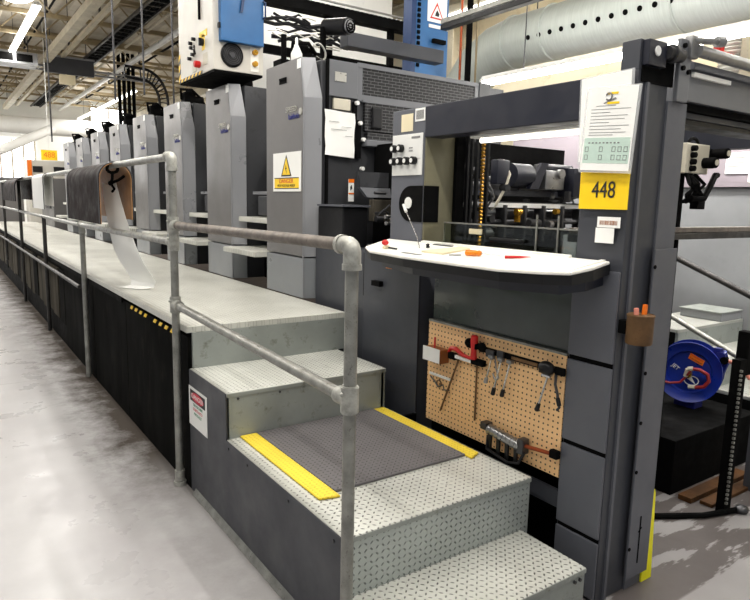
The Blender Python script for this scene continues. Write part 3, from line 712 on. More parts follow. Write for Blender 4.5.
# gripper and sheet machinery at the press side of the opening
obj('bulkhead', G().box(2.3, 3.75, 3.0, 3.05, 0, 1.78), 'matte', dv)
g = G()
for z, r, y in ((1.70, .035, 2.78), (1.60, .02, 2.72), (1.545, .03, 2.85), (1.50, .016, 2.7), (1.43, .02, 2.8)): g.cyl((2.34, y, z), (3.74, y, z), r)
pieces('cross_bar', g, 'darksteel', dv, True)
obj('white_bar', G().box(2.40, 3.74, 2.68, 2.70, 1.585, 1.612), 'white', dv)
obj('cross_rail', G().box(2.5, 3.74, 2.74, 2.8, 1.655, 1.69, .004), 'slate_d', dv)
random.seed(11)
g = G(); g2 = G(); g3 = G()
for k in range(70):
    x = random.uniform(2.36, 3.6); z = random.uniform(1.42, 1.84); y = random.uniform(2.62, 2.95); r = random.uniform(.01, .035)
    t = k % 4; h = (g, g2, g)[k % 3]
    if t == 0: h.cyl((x, y, z), (x+random.uniform(.03, .12), y, z), r, seg=14)
    elif t == 1: h.cyl((x, y-.05, z), (x, y, z), r, seg=14)
    elif t == 2: h.box(x, x+random.uniform(.02, .08), y, y+.04, z, z+random.uniform(.02, .08), .003)
    else: h.tube([(x, y, z), (x+.02, y-.03, z-.06), (x+.05, y-.02, z-.1), (x+.02, y, z-.16)], .007, 6)
for x in (2.47, 2.62, 2.78, 2.95, 3.12, 3.3, 3.5): g.box(x, x+.02, 2.66, 2.74, 1.38, 1.60, .003)
pieces('gripper_gear', g, 'darksteel', dv, True); pieces('gripper_gear', g2, 'steel', dv, True)
g = G()
for x in (2.37, 2.40, 2.44, 2.52): g.box(x, x+.014, 2.56, 2.58, 1.37, 1.96)
pieces('guide_rail', g, 'black', dv)
g = G(); z = 1.38
while z < 1.95: g.cyl((2.475, 2.56, z), (2.49, 2.56, z), .009, seg=8); z += .02
obj('chain', g, 'brass', dv)
g = G(); g.cyl((2.86, 2.72, 1.78), (3.02, 2.72, 1.78), .07); g.box(2.70, 2.80, 2.66, 2.72, 1.72, 1.86, .01); g.prism([(2.98, 2.66, 1.70), (3.06, 2.66, 1.70), (3.14, 2.66, 1.86), (3.08, 2.66, 1.86)], (0, .03, 0)); g.cyl((3.12, 2.7, 1.84), (3.4, 2.7, 1.84), .02); g.box(3.34, 3.62, 2.62, 2.8, 1.66, 1.84, .01)
pieces('drive_motor', g, 'navy', dv, True)
g = G(); g.box(3.12, 3.3, 2.66, 2.8, 1.70, 1.82, .01); g.cyl((3.25, 2.64, 1.80), (3.25, 2.67, 1.80), .03); obj('drive_motor', g, 'steel', dv, True)
obj('cable_loop', G().tube([(2.78, 2.70, 1.86), (2.80, 2.66, 1.78), (2.77, 2.66, 1.70), (2.72, 2.68, 1.6), (2.70, 2.70, 1.57)], .009, 8), 'beige', dv, True)
pieces('brass_fitting', G().cyl((2.85, 2.64, 1.56), (2.89, 2.64, 1.56), .02).cyl((3.2, 2.64, 1.565), (3.23, 2.64, 1.565), .018).box(2.86, 2.88, 2.63, 2.66, 1.5, 1.56), 'brass', dv, True)
gp = obj('clear_guard', G().box(2.22, 2.226, 1.62, 2.56, 1.375, 1.50), 'glass', dv)
obj('guard_rim', G().box(2.217, 2.229, 1.62, 2.56, 1.498, 1.505), 'galv', gp)
obj('guard_handle', G().box(2.195, 2.215, 1.99, 2.20, 1.425, 1.445, .006), 'black', gp)
obj('guard_label', G().box(2.214, 2.219, 2.27, 2.36, 1.452, 1.478), 'paper_y', gp)
g = G()
for y in (1.68, 1.80, 1.92): g.box(2.214, 2.219, y, y+.008, 1.376, 1.56)
pieces('guard_bracket', g, 'galv', gp)

# control panel and its surroundings on the post
cp = obj('control_panel', G().box(DX-.006, DX, 2.61, 2.87, 1.745, 1.96, .002), 'white', dv); cp['label'] = 'white panel with black rotary knobs'
def knob(y, z):
    k = obj('knob', G().cyl((DX-.035, y, z), (DX-.006, y, z), .021, bev=.003), 'black', cp, True)
    obj('knob_cap', G().cyl((DX-.037, y, z), (DX-.0345, y, z), .012), 'white', k, True)
for y in (2.84, 2.78): knob(y, 1.888)
for y in (2.845, 2.785, 2.725, 2.665): knob(y, 1.82)
obj('panel_legend', G().box(DX-.008, DX-.006, 2.63, 2.7, 1.935, 1.945).box(DX-.008, DX-.006, 2.69, 2.72, 1.885, 1.89).box(DX-.008, DX-.006, 2.69, 2.72, 1.87, 1.875).box(DX-.008, DX-.006, 2.62, 2.72, 1.83, 1.831), 'inkgrey', cp)
obj('port_plate', G().prism([(DX-.004, 2.60, 1.50), (DX-.004, 2.60, 1.69)] + [(DX-.004, 2.70+.10*math.sin(math.radians(a)), 1.595+.095*math.cos(math.radians(a))) for a in range(0, 181, 15)], (.003, 0, 0)), 'matte', dv)
obj('port_side', G().box(DX, 2.2, 2.588, 2.592, 1.50, 1.69), 'matte', dv)
obj('port_disc', G().lathe([(.03, 0), (.03, .004), (.001, .006)], (DX-.004, 2.715, 1.60), (-1, 0, 0)), 'white', dv, True)
obj('memo_sheet', G().box(DX-.002, DX, 2.70, 2.80, 1.975, 2.065), 'paper_y', dv)
tgp = obj('bar_code_tag', G().box(DX-.003, DX, 2.60, 2.68, 2.02, 2.085), 'paper', dv)
g = G()
for k in range(8): g.box(DX-.0045, DX-.003, 2.61+k*.008, 2.613+k*.008, 2.03, 2.075)
obj('bars', g, 'ink', tgp)

# ------------------------------------------------------------------ column signs
s4 = thing('number_sign', 'yellow number sign reading 448 on the slate column', 'sign', (DX-.01, 1.5, 1.59))
obj('sign_plate', G().box(DX-.014, DX-.010, 1.392, 1.606, 1.592, 1.735, .001), 'yellow', s4)
text('digits', '448', .088, (DX-.0155, 1.497, 1.662), XM, Z, 'ink', s4, .0008, .80)
at = thing('asset_tag', 'silver bar code tag just below the yellow number sign', 'label', (DX-.01, 1.47, 1.53))
obj('tag_plate', G().box(DX-.0135, DX-.0125, 1.415, 1.515, 1.524, 1.564), 'paper', at)
g = G(); random.seed(5); y = 1.428
while y < 1.505: wd = random.choice((.0015, .003, .002)); g.box(DX-.0145, DX-.0135, y, y+wd, 1.534, 1.550); y += wd+random.choice((.002, .003))
obj('bars', g, 'woodbrown', at)
tp = thing('service_tag', 'small square white service label under the bar code tag', 'label', (DX-.01, 1.48, 1.48))
obj('tag_plate', G().box(DX-.0135, DX-.0125, 1.438, 1.52, 1.465, 1.522), 'paper', tp)
# documents in clear sleeves, hung from the column and standing off it
def doc(name, label, y0, y1, z0, z1, x, tilt, printed):
    t = thing(name, label, 'document', (x, (y0+y1)/2, z0), group='papers in clear sleeves on the column')
    def tf(g):
        c = Vector((x, (y0+y1)/2, (z0+z1)/2)); bmesh.ops.rotate(g.bm, cent=c, matrix=Matrix.Rotation(math.radians(tilt), 3, 'X'), verts=g.bm.verts); return g
    obj('sleeve', tf(G().box(x-.003, x+.003, y0-.008, y1+.008, z0-.008, z1+.004)), 'sleeve', t)
    obj('page', tf(G().box(x-.004, x-.0035, y0, y1, z0, z1)), 'paper', t)
    if printed:
        W = y1-y0; H = z1-z0
        obj('green_panel', tf(G().box(x-.0047, x-.004, y0+.03*W, y1-.03*W, z0+.09*H, z0+.40*H)), 'paper_g', t)
        g = G()
        for k, (f, a, b) in enumerate(((.78, .2, .6), (.74, .1, .9), (.70, .1, .5), (.66, .1, .85), (.62, .1, .8), (.58, .1, .5), (.54, .1, .9), (.50, .1, .75), (.46, .1, .85), (.43, .1, .6))):
            g.box(x-.0048, x-.004, y1-b*W, y1-a*W, z0+f*H, z0+f*H+.0016)
        obj('text_line', tf(g), 'inkgrey', t)
        g = G()
        for k in range(9): g.box(x-.0055, x-.0047, y1-(.12+.075*k)*W-.008, y1-(.12+.075*k)*W, z0+.33*H, z0+.345*H)
        for r_ in range(2):
            for c_ in (.12, .42, .68, .8, .92):
                yy = y1-c_*W; zz = z0+(.13+.1*r_)*H
                g.box(x-.0055, x-.0047, yy-.003, yy+.012, zz, zz+.0015); g.box(x-.0055, x-.0047, yy-.003, yy+.012, zz+.017, zz+.0185); g.box(x-.0055, x-.0047, yy-.003, yy-.0015, zz, zz+.018); g.box(x-.0055, x-.0047, yy+.0105, yy+.012, zz, zz+.018)
        obj('diagram', tf(g), 'inkgrey', t)
        g = G(); g.box(x-.0055, x-.004, y1-.62*W, y1-.40*W, z0+.915*H, z0+.94*H); g.box(x-.0055, x-.004, y1-.66*W, y1-.42*W, z0+.80*H, z0+.825*H); obj('logo_yellow', tf(g), 'yellow', t)
        g = G(); g.tube(arc((x-.005, y1-.44*W, z0+.89*H), .013, 20, 320, 10, lambda c, r, a: (c[0], c[1]+r*math.cos(a), c[2]+r*math.sin(a))), .003, 6); g.prism([(x-.0055, y1-.34*W, z0+.815*H), (x-.0055, y1-.36*W, z0+.805*H), (x-.0055, y1-.60*W, z0+.86*H), (x-.0055, y1-.57*W, z0+.875*H)], (.001, 0, 0)); obj('logo_grey', tf(g), 'inkgrey', t)
    return t
doc('paper_sleeve', 'plain white sleeve peeping out behind the printed sheet on the column', 1.405, 1.618, 1.775, 2.085, DX-.020, -2, False)
doc('paper_sleeve', 'printed sheet with yellow logo in clear sleeve above the 448 sign', 1.378, 1.588, 1.735, 2.035, DX-.030, 3, True)
obj_ = None

# ------------------------------------------------------------------ shelf along the delivery
sh = thing('console_shelf', 'long off-white work shelf with dark apron along the delivery', 'shelf', (1.9, 2.2, 1.33))
TZ = 1.40
TILT = Matrix.Translation((2.1, 0, TZ)) @ Matrix.Rotation(-math.atan(.12), 4, 'Y') @ Matrix.Translation((-2.1, 0, -TZ))
out = [(2.086, 2.87), (2.087, 1.445), (1.95, 1.422), (1.838, 1.43), (1.796, 1.525), (1.748, 1.70), (1.742, 2.03), (1.742, 2.3), (1.765, 2.6), (1.836, 2.74), (1.98, 2.82)]
obj('shelf_top', G().prism([(x, y, TZ-.012) for x, y in out], (0, 0, .012), .003), 'cream', sh)
obj('apron', G().prism([(x+(.006 if x < 2 else 0), y, TZ-.05) for x, y in out], (0, 0, .037)), 'black', sh)
obj('lower_apron', G().prism([(x, y, TZ-.095) for x, y in [(2.085, 2.8), (2.085, 1.47), (1.96, 1.46), (1.86, 1.50), (1.80, 1.75), (1.80, 2.3), (1.85, 2.62)]], (0, 0, .044)), 'navy', sh)
obj('raised_lip', G().prism([(x, y, TZ) for x, y in [(1.86, 1.445), (2.08, 1.46), (2.08, 1.48), (1.865, 1.46)]], (0, 0, .005)), 'cream', sh)
obj('back_ledge', G().box(2.065, 2.085, 1.62, 2.56, TZ, TZ+.010), 'cream', sh)
obj('amber_patch', G().box(1.86, 1.95, 2.55, 2.60, TZ-.105, TZ-.0955), 'amber', sh)
# things on the shelf
t = thing('marking_stamp', 'small tool with a red cap and black pin at the far end of the shelf', 'tool', (1.85, 2.57, TZ-.03))
obj('body', G().cyl((1.85, 2.57, TZ), (1.85, 2.57, TZ+.014), .018, bev=.003), 'paper_y', t, True)
obj('red_cap', G().ball((1.85, 2.575, TZ+.030), .018, (1, 1, .8)), 'red', t, True)
obj('pin', G().cyl((1.852, 2.55, TZ+.006), (1.85, 2.48, TZ+.005), .0045), 'ink', t, True)
t = thing('inspection_wand', 'thin steel wand leaning from the shelf up to the black port', 'tool', (1.925, 2.395, TZ-.02))
obj('wand', G().tube([(1.925, 2.395, TZ+.004), (1.95, 2.44, 1.45), (1.985, 2.53, 1.52), (2.01, 2.60, 1.575)], .0024, 8), 'chrome', t, True)
obj('wand_head', G().cyl((2.006, 2.59, 1.567), (2.022, 2.63, 1.60), .0075), 'white', t, True)
single('thumb_knob', G().lathe([(.004, 0), (.010, .003), (.007, .012), (.010, .018), (.003, .022)], (1.965, 2.38, TZ)), 'black', 'small black thumb knob beside the foot of the steel wand', 'knob', smooth=True)
single('white_wedge', G().prism([(1.86, 2.30, TZ+.0005), (1.86, 2.15, TZ+.0005), (2.02, 2.14, TZ+.0005), (2.04, 2.22, TZ+.0005)], (0, 0, .008)), 'paper_y', 'pale cream card lying in the middle of the shelf', 'card')
single('steel_rule', G().box(1.80, 1.815, 2.24, 2.38, TZ+.0003, TZ+.002), 'steel', 'short steel rule lying near the front edge of the shelf', 'ruler')
t = thing('screwdriver', 'screwdriver with an amber handle lying on the shelf', 'screwdriver', (1.9, 1.98, TZ-.02))
obj('handle', G().lathe([(.006, 0), (.0125, .004), (.0125, .05), (.010, .06), (.0125, .068), (.008, .08)], (1.90, 2.04, TZ+.0135), (.02, -.08, 0)), 'amber', t, True)
obj('shaft', G().cyl((1.918, 1.965, TZ+.0135), (1.935, 1.86, TZ+.008), .0026), 'chrome', t, True)
t = thing('marker_pen', 'red pen lying beside the screwdriver on the shelf', 'pen', (1.95, 1.81, TZ-.02))
obj('barrel', G().cyl((1.93, 1.835, TZ+.007), (1.965, 1.785, TZ+.006), .0065, .005), 'red', t, True)
obj('tip', G().cyl((1.965, 1.785, TZ+.006), (1.99, 1.75, TZ+.005), .005, .001), 'red', t, True)
single('loose_pin', G().cyl((1.865, 2.11, TZ+.003), (1.89, 2.06, TZ+.003), .003), 'steel', 'thin steel pin lying at the handle end of the screwdriver', 'pin', smooth=True)
single('flat_spanner', G().box(2.045, 2.06, 2.30, 2.44, TZ+.0003, TZ+.004), 'darksteel', 'thin dark spanner at the back edge of the shelf', 'spanner')

TILT = None
# ------------------------------------------------------------------ pegboard and its tools
pb = thing('pegboard', 'tan pegboard panel hanging on the side of the delivery', 'pegboard', (DX, 2.06, .46))
obj('board', G().box(DX-.006, DX, 1.617, 2.503, .462, .992), 'peg', pb)
obj('top_trim', G().box(DX-.008, DX+.03, 1.617, 2.503, .992, 1.002), 'galv', pb)
obj('back_frame', G().box(DX+.0005, DX+.03, 1.63, 2.49, .47, .98), 'matte', pb)
BX = DX-.008
t = thing('tool_box', 'small wooden box with a white card front at the left of the pegboard', 'box', (2.05, 2.39, .80))
obj('box_body', G().box(2.03, BX, 2.335, 2.465, .80, .87, .002), 'woodbrown', t)
obj('card', G().box(2.027, 2.03, 2.335, 2.465, .803, .875), 'paper', t)
obj('red_pencil', G().cyl((2.05, 2.40, .83), (2.055, 2.405, .925), .005), 'red', t, True)
single('white_clip_strip', G().box(BX-.008, BX-.001, 2.31, 2.475, .712, .724), 'white', 'thin white strip under the small box on the pegboard', 'strip')
t = thing('spring_hook', 'small dark wire hooks hanging below the white strip', 'hook', (BX-.01, 2.38, .66))
obj('wire', G().tube([(BX-.008, 2.46, .70), (BX-.015, 2.42, .685), (BX-.02, 2.39, .665), (BX-.01, 2.36, .68), (BX-.02, 2.34, .66), (BX-.01, 2.31, .665)], .004, 6), 'darksteel', t, True)
obj('ring', G().tube(arc((BX-.012, 2.39, .68), .018, 0, 360, 12, lambda c, r, a: (c[0], c[1]+r*math.cos(a), c[2]+r*math.sin(a)))[:-1], .004, 6, True), 'rust', t, True)
t = thing('bar_clamp', 'bar clamp with curved red handle at the left of the pegboard', 'clamp', (2.07, 2.25, .54))
obj('handle', G().tube([(2.07, 2.315, .865), (2.065, 2.29, .89), (2.06, 2.25, .895), (2.06, 2.20, .875), (2.065, 2.15, .868)], [.007, .011, .012, .010, .008], 10), 'red', t, True)
obj('trigger', G().box(2.062, 2.076, 2.13, 2.27, .845, .862, .003), 'white', t)
pieces('jaw', G().box(2.06, 2.082, 2.06, 2.14, .845, .875, .004).box(2.06, 2.082, 2.26, 2.31, .835, .868, .003), 'matte', t)
obj('bar', G().cyl((2.075, 2.235, .86), (2.08, 2.372, .54), .005, seg=8), 'rust', t, True)
t = thing('bar_clamp', 'bar clamp with upright red handle and long rust brown bar', 'clamp', (2.07, 2.12, .565))
obj('handle', G().lathe([(.01, 0), (.017, .004), (.014, .04), (.018, .09), (.017, .115), (.01, .12)], (2.06, 2.125, .868)), 'red', t, True)
pieces('jaw', G().box(2.05, 2.082, 2.105, 2.17, .92, .95, .006).ball((2.06, 2.16, .945), .022).box(2.055, 2.08, 2.06, 2.14, .845, .866, .004), 'matte', t)
obj('bar', G().cyl((2.078, 2.118, .87), (2.08, 2.118, .565), .005, seg=8), 'rust', t, True)
t = thing('magnetic_tool_bar', 'dark magnetic bar running across the upper pegboard', 'tool rack', (2.08, 1.86, .91))
obj('bar', G().box(2.075, BX, 1.63, 2.09, .912, .938, .003), 'matte', t)
obj('worn_strip', G().box(2.0735, 2.075, 1.75, 1.90, .918, .932), 'rust', t)
pieces('end_knob', G().ball((2.072, 2.085, .935), .026, (.6, 1, .9)).box(2.062, 2.076, 1.60, 1.65, .91, .945, .006), 'matte', t)
obj('clip', G().box(2.062, 2.075, 1.94, 1.98, .905, .945, .004).box(2.062, 2.075, 2.0, 2.05, .90, .935, .004), 'darksteel', t)
def wrench(label, y, z, y2, z2, head):
    t = thing('hanging_wrench', label, 'wrench', (2.06, y2, z2), group='wrenches on the pegboard bar')
    a = Vector((2.06, y, z)); b = Vector((2.06, y2, z2)); d = (b-a)
    obj('shaft', G().cyl(a, b, .0048, seg=8), 'chrome', t, True)
    obj('grip', G().cyl(b-d*.12, b+d*.12, .009, .011, bev=.003), 'black' if head else 'steel', t, True)
    obj('hook', G().ball(a, .010).box(2.05, 2.072, y-.015, y+.015, z-.004, z+.012, .003), 'steel', t, True)
wrench('leftmost short steel wrench on the dark bar', 2.007, .903, 2.035, .79, False)
wrench('steel wrench with black grip, second from left on the bar', 1.948, .903, 1.985, .75, True)
wrench('steel wrench with black grip, third from left on the bar', 1.893, .905, 1.928, .757, True)
wrench('longer steel wrench with black grip hanging below the black socket head', 1.678, .90, 1.722, .75, True)
single('wire_loop', G().tube([(2.066, 1.99, .90), (2.06, 1.975, .86), (2.058, 1.955, .82), (2.062, 1.975, .80), (2.066, 2.0, .83)], .004, 6), 'steel', 'thin steel wire loop hanging between the left wrenches', 'wire', smooth=True)
t = thing('socket_head', 'chunky black ratchet head stuck on the right of the dark bar', 'tool', (2.06, 1.68, .90))
obj('head', G().ball((2.055, 1.685, .93), .034, (.7, 1.2, .9)).box(2.045, 2.075, 1.66, 1.72, .905, .925, .006), 'black', t, True)
obj('pawl', G().box(2.04, 2.05, 1.655, 1.70, .895, .905, .002), 'chrome', t)
t = thing('hanging_cable', 'short dark cable hanging at the right edge of the pegboard', 'cable', (2.07, 1.62, .77))
obj('cord', G().tube([(2.07, 1.645, .915), (2.062, 1.64, .87), (2.066, 1.628, .83), (2.065, 1.625, .80), (2.06, 1.61, .78), (2.058, 1.62, .765)], .006, 8), 'darksteel', t, True)
obj('plug', G().cyl((2.065, 1.626, .815), (2.062, 1.612, .785), .009), 'black', t, True)
t = thing('hanging_tool_roll', 'grey ribbed roll with black bars and copper handle at the pegboard foot', 'tool', (2.04, 1.85, .46))
g = G(); p0 = Vector((2.06, 2.0, .565)); p1 = Vector((2.06, 1.80, .545)); g.cyl(p0, p1, .018)
for k in range(8): c = p0.lerp(p1, (k+.5)/8); g.cyl(c-(p1-p0)*.045, c+(p1-p0)*.045, .026, .021)
obj('ribbed_roll', g, 'steel', t, True)
pieces('end_clamp', G().box(2.045, 2.088, 2.005, 2.045, .555, .59, .004).box(2.04, 2.085, 1.775, 1.81, .515, .585, .006), 'darksteel', t)
g = G()
for k in range(4): g.box(2.038+.004*k, 2.05+.004*k, 1.965-.05*k, 1.985-.05*k, .463, .55, .003)
g.tube([(2.045, 1.99, .54), (2.03, 1.98, .48), (2.03, 1.85, .46), (2.035, 1.79, .475), (2.05, 1.77, .53)], .007, 8)
obj('black_bar', g, 'black', t, True)
obj('copper_handle', G().cyl((2.06, 1.80, .553), (2.065, 1.635, .568), .009), 'copper', t, True)
obj('handle_end', G().box(2.05, 2.078, 1.60, 1.64, .555, .59, .004), 'matte', t)

# rusty tin with crayons
t = thing('rusty_tin', 'rusty open tin held on the slate column by a magnet', 'tin', (2.12, 1.33, 1.10))
obj('tin', G().lathe([(.045, 0), (.048, .004), (.048, .11), (.046, .112), (.044, .108), (.044, .006), (.001, .005)], (2.12, 1.32, 1.10)).lathe([(.050, 0), (.050, .006)], (2.12, 1.32, 1.204)), 'rust', t, True)
obj('magnet', G().box(2.103, 2.15, 1.368, 1.399, 1.13, 1.18), 'matte', t)
single('crayon', G().cyl((2.110, 1.325, 1.12), (2.103, 1.33, 1.235), .009, bev=.002), 'pink', 'salmon pink crayon standing in the rusty tin', 'crayon', smooth=True, group='crayons in the rusty tin')
single('crayon', G().cyl((2.135, 1.32, 1.12), (2.143, 1.32, 1.247), .0095, bev=.002), 'orange', 'orange crayon standing in the rusty tin', 'crayon', smooth=True, group='crayons in the rusty tin')

# ------------------------------------------------------------------ hanging switch cabinet
hc = thing('switch_cabinet', 'white switch cabinet with blue door hanging above the towers', 'electrical cabinet', (2.17, 5.4, 2.62))
obj('housing', G().box(1.90, 2.33, 5.05, 5.9, 2.62, 3.6, .006), 'offwhite', hc)
obj('underside', G().box(1.905, 2.325, 5.055, 5.895, 2.603, 2.62), 'matte', hc)
obj('hazard_edge', G().box(1.896, 1.90, 5.3, 5.9, 2.62, 2.645).box(1.896, 1.90, 5.865, 5.9, 2.645, 2.86), 'hazard', hc)
obj('door', G().box(1.945, 2.31, 4.99, 5.048, 2.835, 3.6, .006), 'blue', hc)
obj('hinge', G().box(1.93, 1.95, 5.0, 5.03, 2.93, 2.97, .003), 'black', hc)
obj('door_handle', G().tube([(2.30, 4.985, 3.05), (2.31, 4.96, 3.06), (2.31, 4.96, 3.17), (2.30, 4.985, 3.18)], .008, 8), 'blue_d', hc, True)
obj('door_handle', G().prism([(2.10, 4.985, 3.06), (2.12, 4.985, 3.07), (2.15, 4.985, 3.24), (2.125, 4.985, 3.24)], (0, -.015, 0)), 'blue_d', hc)
f = obj('fan', G().lathe([(.095, 0), (.095, .012), (.085, .022), (.08, .012), (.001, .010)], (2.055, 5.05, 2.745), (0, -1, 0)), 'black', hc, True)
g = G()
for r in (.03, .045, .06, .075): g.tube(arc((2.055, 5.03, 2.745), r, 0, 360, 20, lambda c, r, a: (c[0]+r*math.cos(a), c[1], c[2]+r*math.sin(a)))[:-1], .002, 5, True)
g.cyl((2.055, 5.036, 2.745), (2.055, 5.028, 2.745), .022); obj('fan_grille', g, 'side', f, True)
for z in (2.79, 2.70):
    obj('push_button', G().cyl((2.25, 5.05, z), (2.25, 5.015, z), .022, bev=.004), 'brass', hc, True)
obj('button_plate', G().box(2.215, 2.285, 5.044, 5.049, 2.64, 2.83), 'cream', hc)
g = G()
for y, z in ((5.55, 2.90), (5.47, 2.92), (5.58, 2.78), (5.5, 2.80), (5.53, 2.86)): g.cyl((1.87, y, z), (1.90, y, z), .015)
g.tube([(1.88, 5.44, 2.86), (1.865, 5.40, 2.82), (1.88, 5.42, 2.79)], .010, 6); pieces('switch_knob', g, 'black', hc, True)
obj('emergency_stop', G().cyl((1.85, 5.36, 2.70), (1.90, 5.36, 2.70), .028, bev=.005), 'red', hc, True)
obj('rotary_switch', G().cyl((1.875, 5.27, 2.86), (1.90, 5.27, 2.86), .03).box(1.86, 1.88, 5.26, 5.28, 2.83, 2.89), 'black', hc, True)
obj('warning_label', G().box(1.897, 1.90, 5.18, 5.36, 2.90, 2.95).box(1.897, 1.90, 5.24, 5.3, 2.80, 2.92), 'yellow', hc)
pieces('rating_label', G().box(1.897, 1.90, 5.18, 5.28, 2.68, 2.77).box(1.897, 1.90, 5.44, 5.54, 2.66, 2.73), 'beige', hc)
obj('conduit', G().box(1.885, 1.90, 5.325, 5.345, 3.05, 3.6), 'matte', hc)
g = G()
for x in (1.96, 2.28):
    for y in (5.12, 5.8): g.cyl((x, y, 3.6), (x, y, CEIL-.002), .012, seg=8)
obj('hanger_rod', g, 'galv', hc)

# ------------------------------------------------------------------ overhead dryer gear behind the first tower
t = thing('blue_cabinet', 'tall blue cabinet with warning triangles above the mesh guard', 'electrical cabinet', (4.07, 5.2, 2.62))
obj('housing', G().box(3.87, 4.29, 5.0, 5.14, 2.60, 4.1, .006), 'blue', t)
obj('side_rib', G().box(3.81, 3.865, 4.97, 5.1, 2.60, 4.1), 'blue_d', t)
g = G(); z = 2.9
while z < 4: g.box(3.90, 3.93, 4.985, 5.0, z, z+.03); z += .05
obj('vent', g, 'matte', t)
sg = obj('warning_sign', G().box(4.02, 4.26, 4.994, 4.999, 3.335, 3.78), 'paper', t); sg['label'] = 'white sign with two red triangles'
for zb in (3.365, 3.56):
    obj('red_triangle', G().prism([(4.05, 4.993, zb), (4.22, 4.993, zb), (4.135, 4.993, zb+.155)], (0, .001, 0)), 'red', sg)
    obj('white_triangle', G().prism([(4.07, 4.992, zb+.014), (4.20, 4.992, zb+.014), (4.135, 4.992, zb+.125)], (0, .001, 0)), 'paper', sg)
    obj('pictogram', G().prism([(4.11, 4.991, zb+.03), (4.155, 4.991, zb+.025), (4.165, 4.991, zb+.05), (4.135, 4.991, zb+.085), (4.12, 4.991, zb+.06)], (0, .001, 0)), 'ink', sg)
obj('white_strip', G().box(4.04, 4.28, 4.99, 4.999, 3.28, 3.31), 'white', t)
obj('handle', G().box(4.08, 4.24, 4.96, 5.0, 3.14, 3.18, .008), 'matte', t)
obj('hanger_rod', G().cyl((3.95, 5.1, 4.1), (3.95, 5.1, CEIL-.002), .015).cyl((4.2, 5.1, 4.1), (4.2, 5.1, CEIL-.002), .015), 'galv', t)
single('support_beam', G().box(2.78, 3.78, 4.45, 4.57, 2.82, 2.93, .005), 'slate_d', 'charcoal box beam between the round motor and the blue cabinet', 'beam')
t = thing('blower_motor', 'cylindrical black blower motor with round grille above the tower', 'motor', (2.68, 4.34, 2.535))
obj('casing', G().cyl((2.62, 4.18, 2.885), (2.56, 4.42, 2.915), .062, bev=.008), 'black', t, True)
obj('grille', G().cyl((2.6235, 4.166, 2.8833), (2.62, 4.18, 2.885), .050), 'tower_l', t, True)
g = G()
for a in range(-2, 3):
    g.cyl((2.591, 4.158, 2.883+a*.016), (2.659, 4.172, 2.883+a*.016), .003, seg=6)
g.tube(arc((2.625, 4.165, 2.883), .045, 0, 360, 16, lambda c, r, a: (c[0]+r*math.cos(a)*.97, c[1]+r*math.cos(a)*.2, c[2]+r*math.sin(a)))[:-1], .006, 6, True); g.tube(arc((2.625, 4.165, 2.883), .022, 0, 360, 16, lambda c, r, a: (c[0]+r*math.cos(a)*.97, c[1]+r*math.cos(a)*.2, c[2]+r*math.sin(a)))[:-1], .006, 6, True)
obj('grille_ring', g, 'matte', t, True)
obj('mount', G().box(2.50, 2.53, 4.36, 4.40, 2.535, 2.90), 'matte', t)
obj('cable_loop', G().tube(arc((2.44, 4.3, 2.70), .05, 0, 360, 16, lambda c, r, a: (c[0]+r*math.cos(a), c[1]+.03*math.sin(a), c[2]+r*1.3*math.sin(a)))[:-1], .008, 6, True), 'galv', t, True)
t = thing('cable_carrier', 'long black cable carrier crossing above the towers behind the white cabinet', 'cable carrier', (3.7, 6, 3.4))
obj('carrier', G().box(2.7, 4.62, 5.95, 6.1, 3.50, 3.60), 'matte', t)
obj('carrier_lip', G().box(2.7, 4.62, 5.93, 5.95, 3.62, 3.635), 'galv', t)
g = G(); x = 2.72
while x < 4.6: g.cyl((x, 5.93, 3.60), (x, 5.945, 3.60), .008, seg=6); x += .06
pieces('rivet', g, 'white', t)
g = G(); random.seed(8)
for k in range(14):
    x = random.uniform(2.7, 3.4); z = random.uniform(3.15, 3.42); g.tube([(x, 5.96, z), (x+.12, 5.93, z+random.uniform(-.07, .07)), (x+.28, 5.96, z+random.uniform(-.07, .07)), (x+.4, 5.94, z+random.uniform(-.05, .05))], random.uniform(.01, .022), 6)
pieces('hose_bundle', g, 'black', t, True)
g = G(); random.seed(9)
for k in range(10):
    x = random.uniform(2.7, 3.5); z = random.uniform(3.15, 3.42); g.tube([(x, 5.92, z), (x+.1, 5.90, z+random.uniform(-.05, .05)), (x+.2, 5.91, z)], .007, 5)
pieces('cable', g, 'badge', t, True)
obj('support_frame', G().box(2.7, 4.6, 6.0, 6.06, 3.04, 3.12)  .box(3.5, 3.56, 6.0, 6.06, 2.56, 3.6).box(4.3, 4.36, 6.0, 6.06, 2.6, 3.6), 'matte', t)
t = thing('dryer_housing', 'white dryer housing behind the black cable carrier', 'cabinet', (3.8, 6.9, 2.6))
obj('housing', G().box(2.6, 5.0, 6.75, 7.1, 2.62, 3.25, .01), 'white', t)
obj('upper_housing', G().box(3.0, 4.9, 6.8, 7.2, 3.25, 4.6, .01), 'white', t)
obj('seam', G().box(3.4, 3.42, 6.74, 6.75, 2.65, 3.18).box(3.95, 3.97, 6.74, 6.75, 2.65, 3.18).box(4.5, 4.52, 6.74, 6.75, 2.65, 3.18), 'side', t)
obj('small_box', G().box(3.55, 3.72, 6.66, 6.74, 2.85, 3.0).box(4.15, 4.28, 6.66, 6.74, 2.75, 2.95), 'black', t)
obj('red_switch', G().box(3.30, 3.38, 6.68, 6.74, 2.86, 2.92), 'red', t)
single('white_bottle', G().lathe([(.035, 0), (.04, .01), (.04, .09), (.02, .13), (.01, .15), (.01, .19), (.004, .20)], (2.17, 4.15, 2.53)), 'white', 'white bottle standing on top of the nearest tower', 'bottle', smooth=True)
t = thing('tower_top_gear', 'pump body and pale pipes on top of the nearest tower', 'machine part', (2.4, 4.3, 2.53))
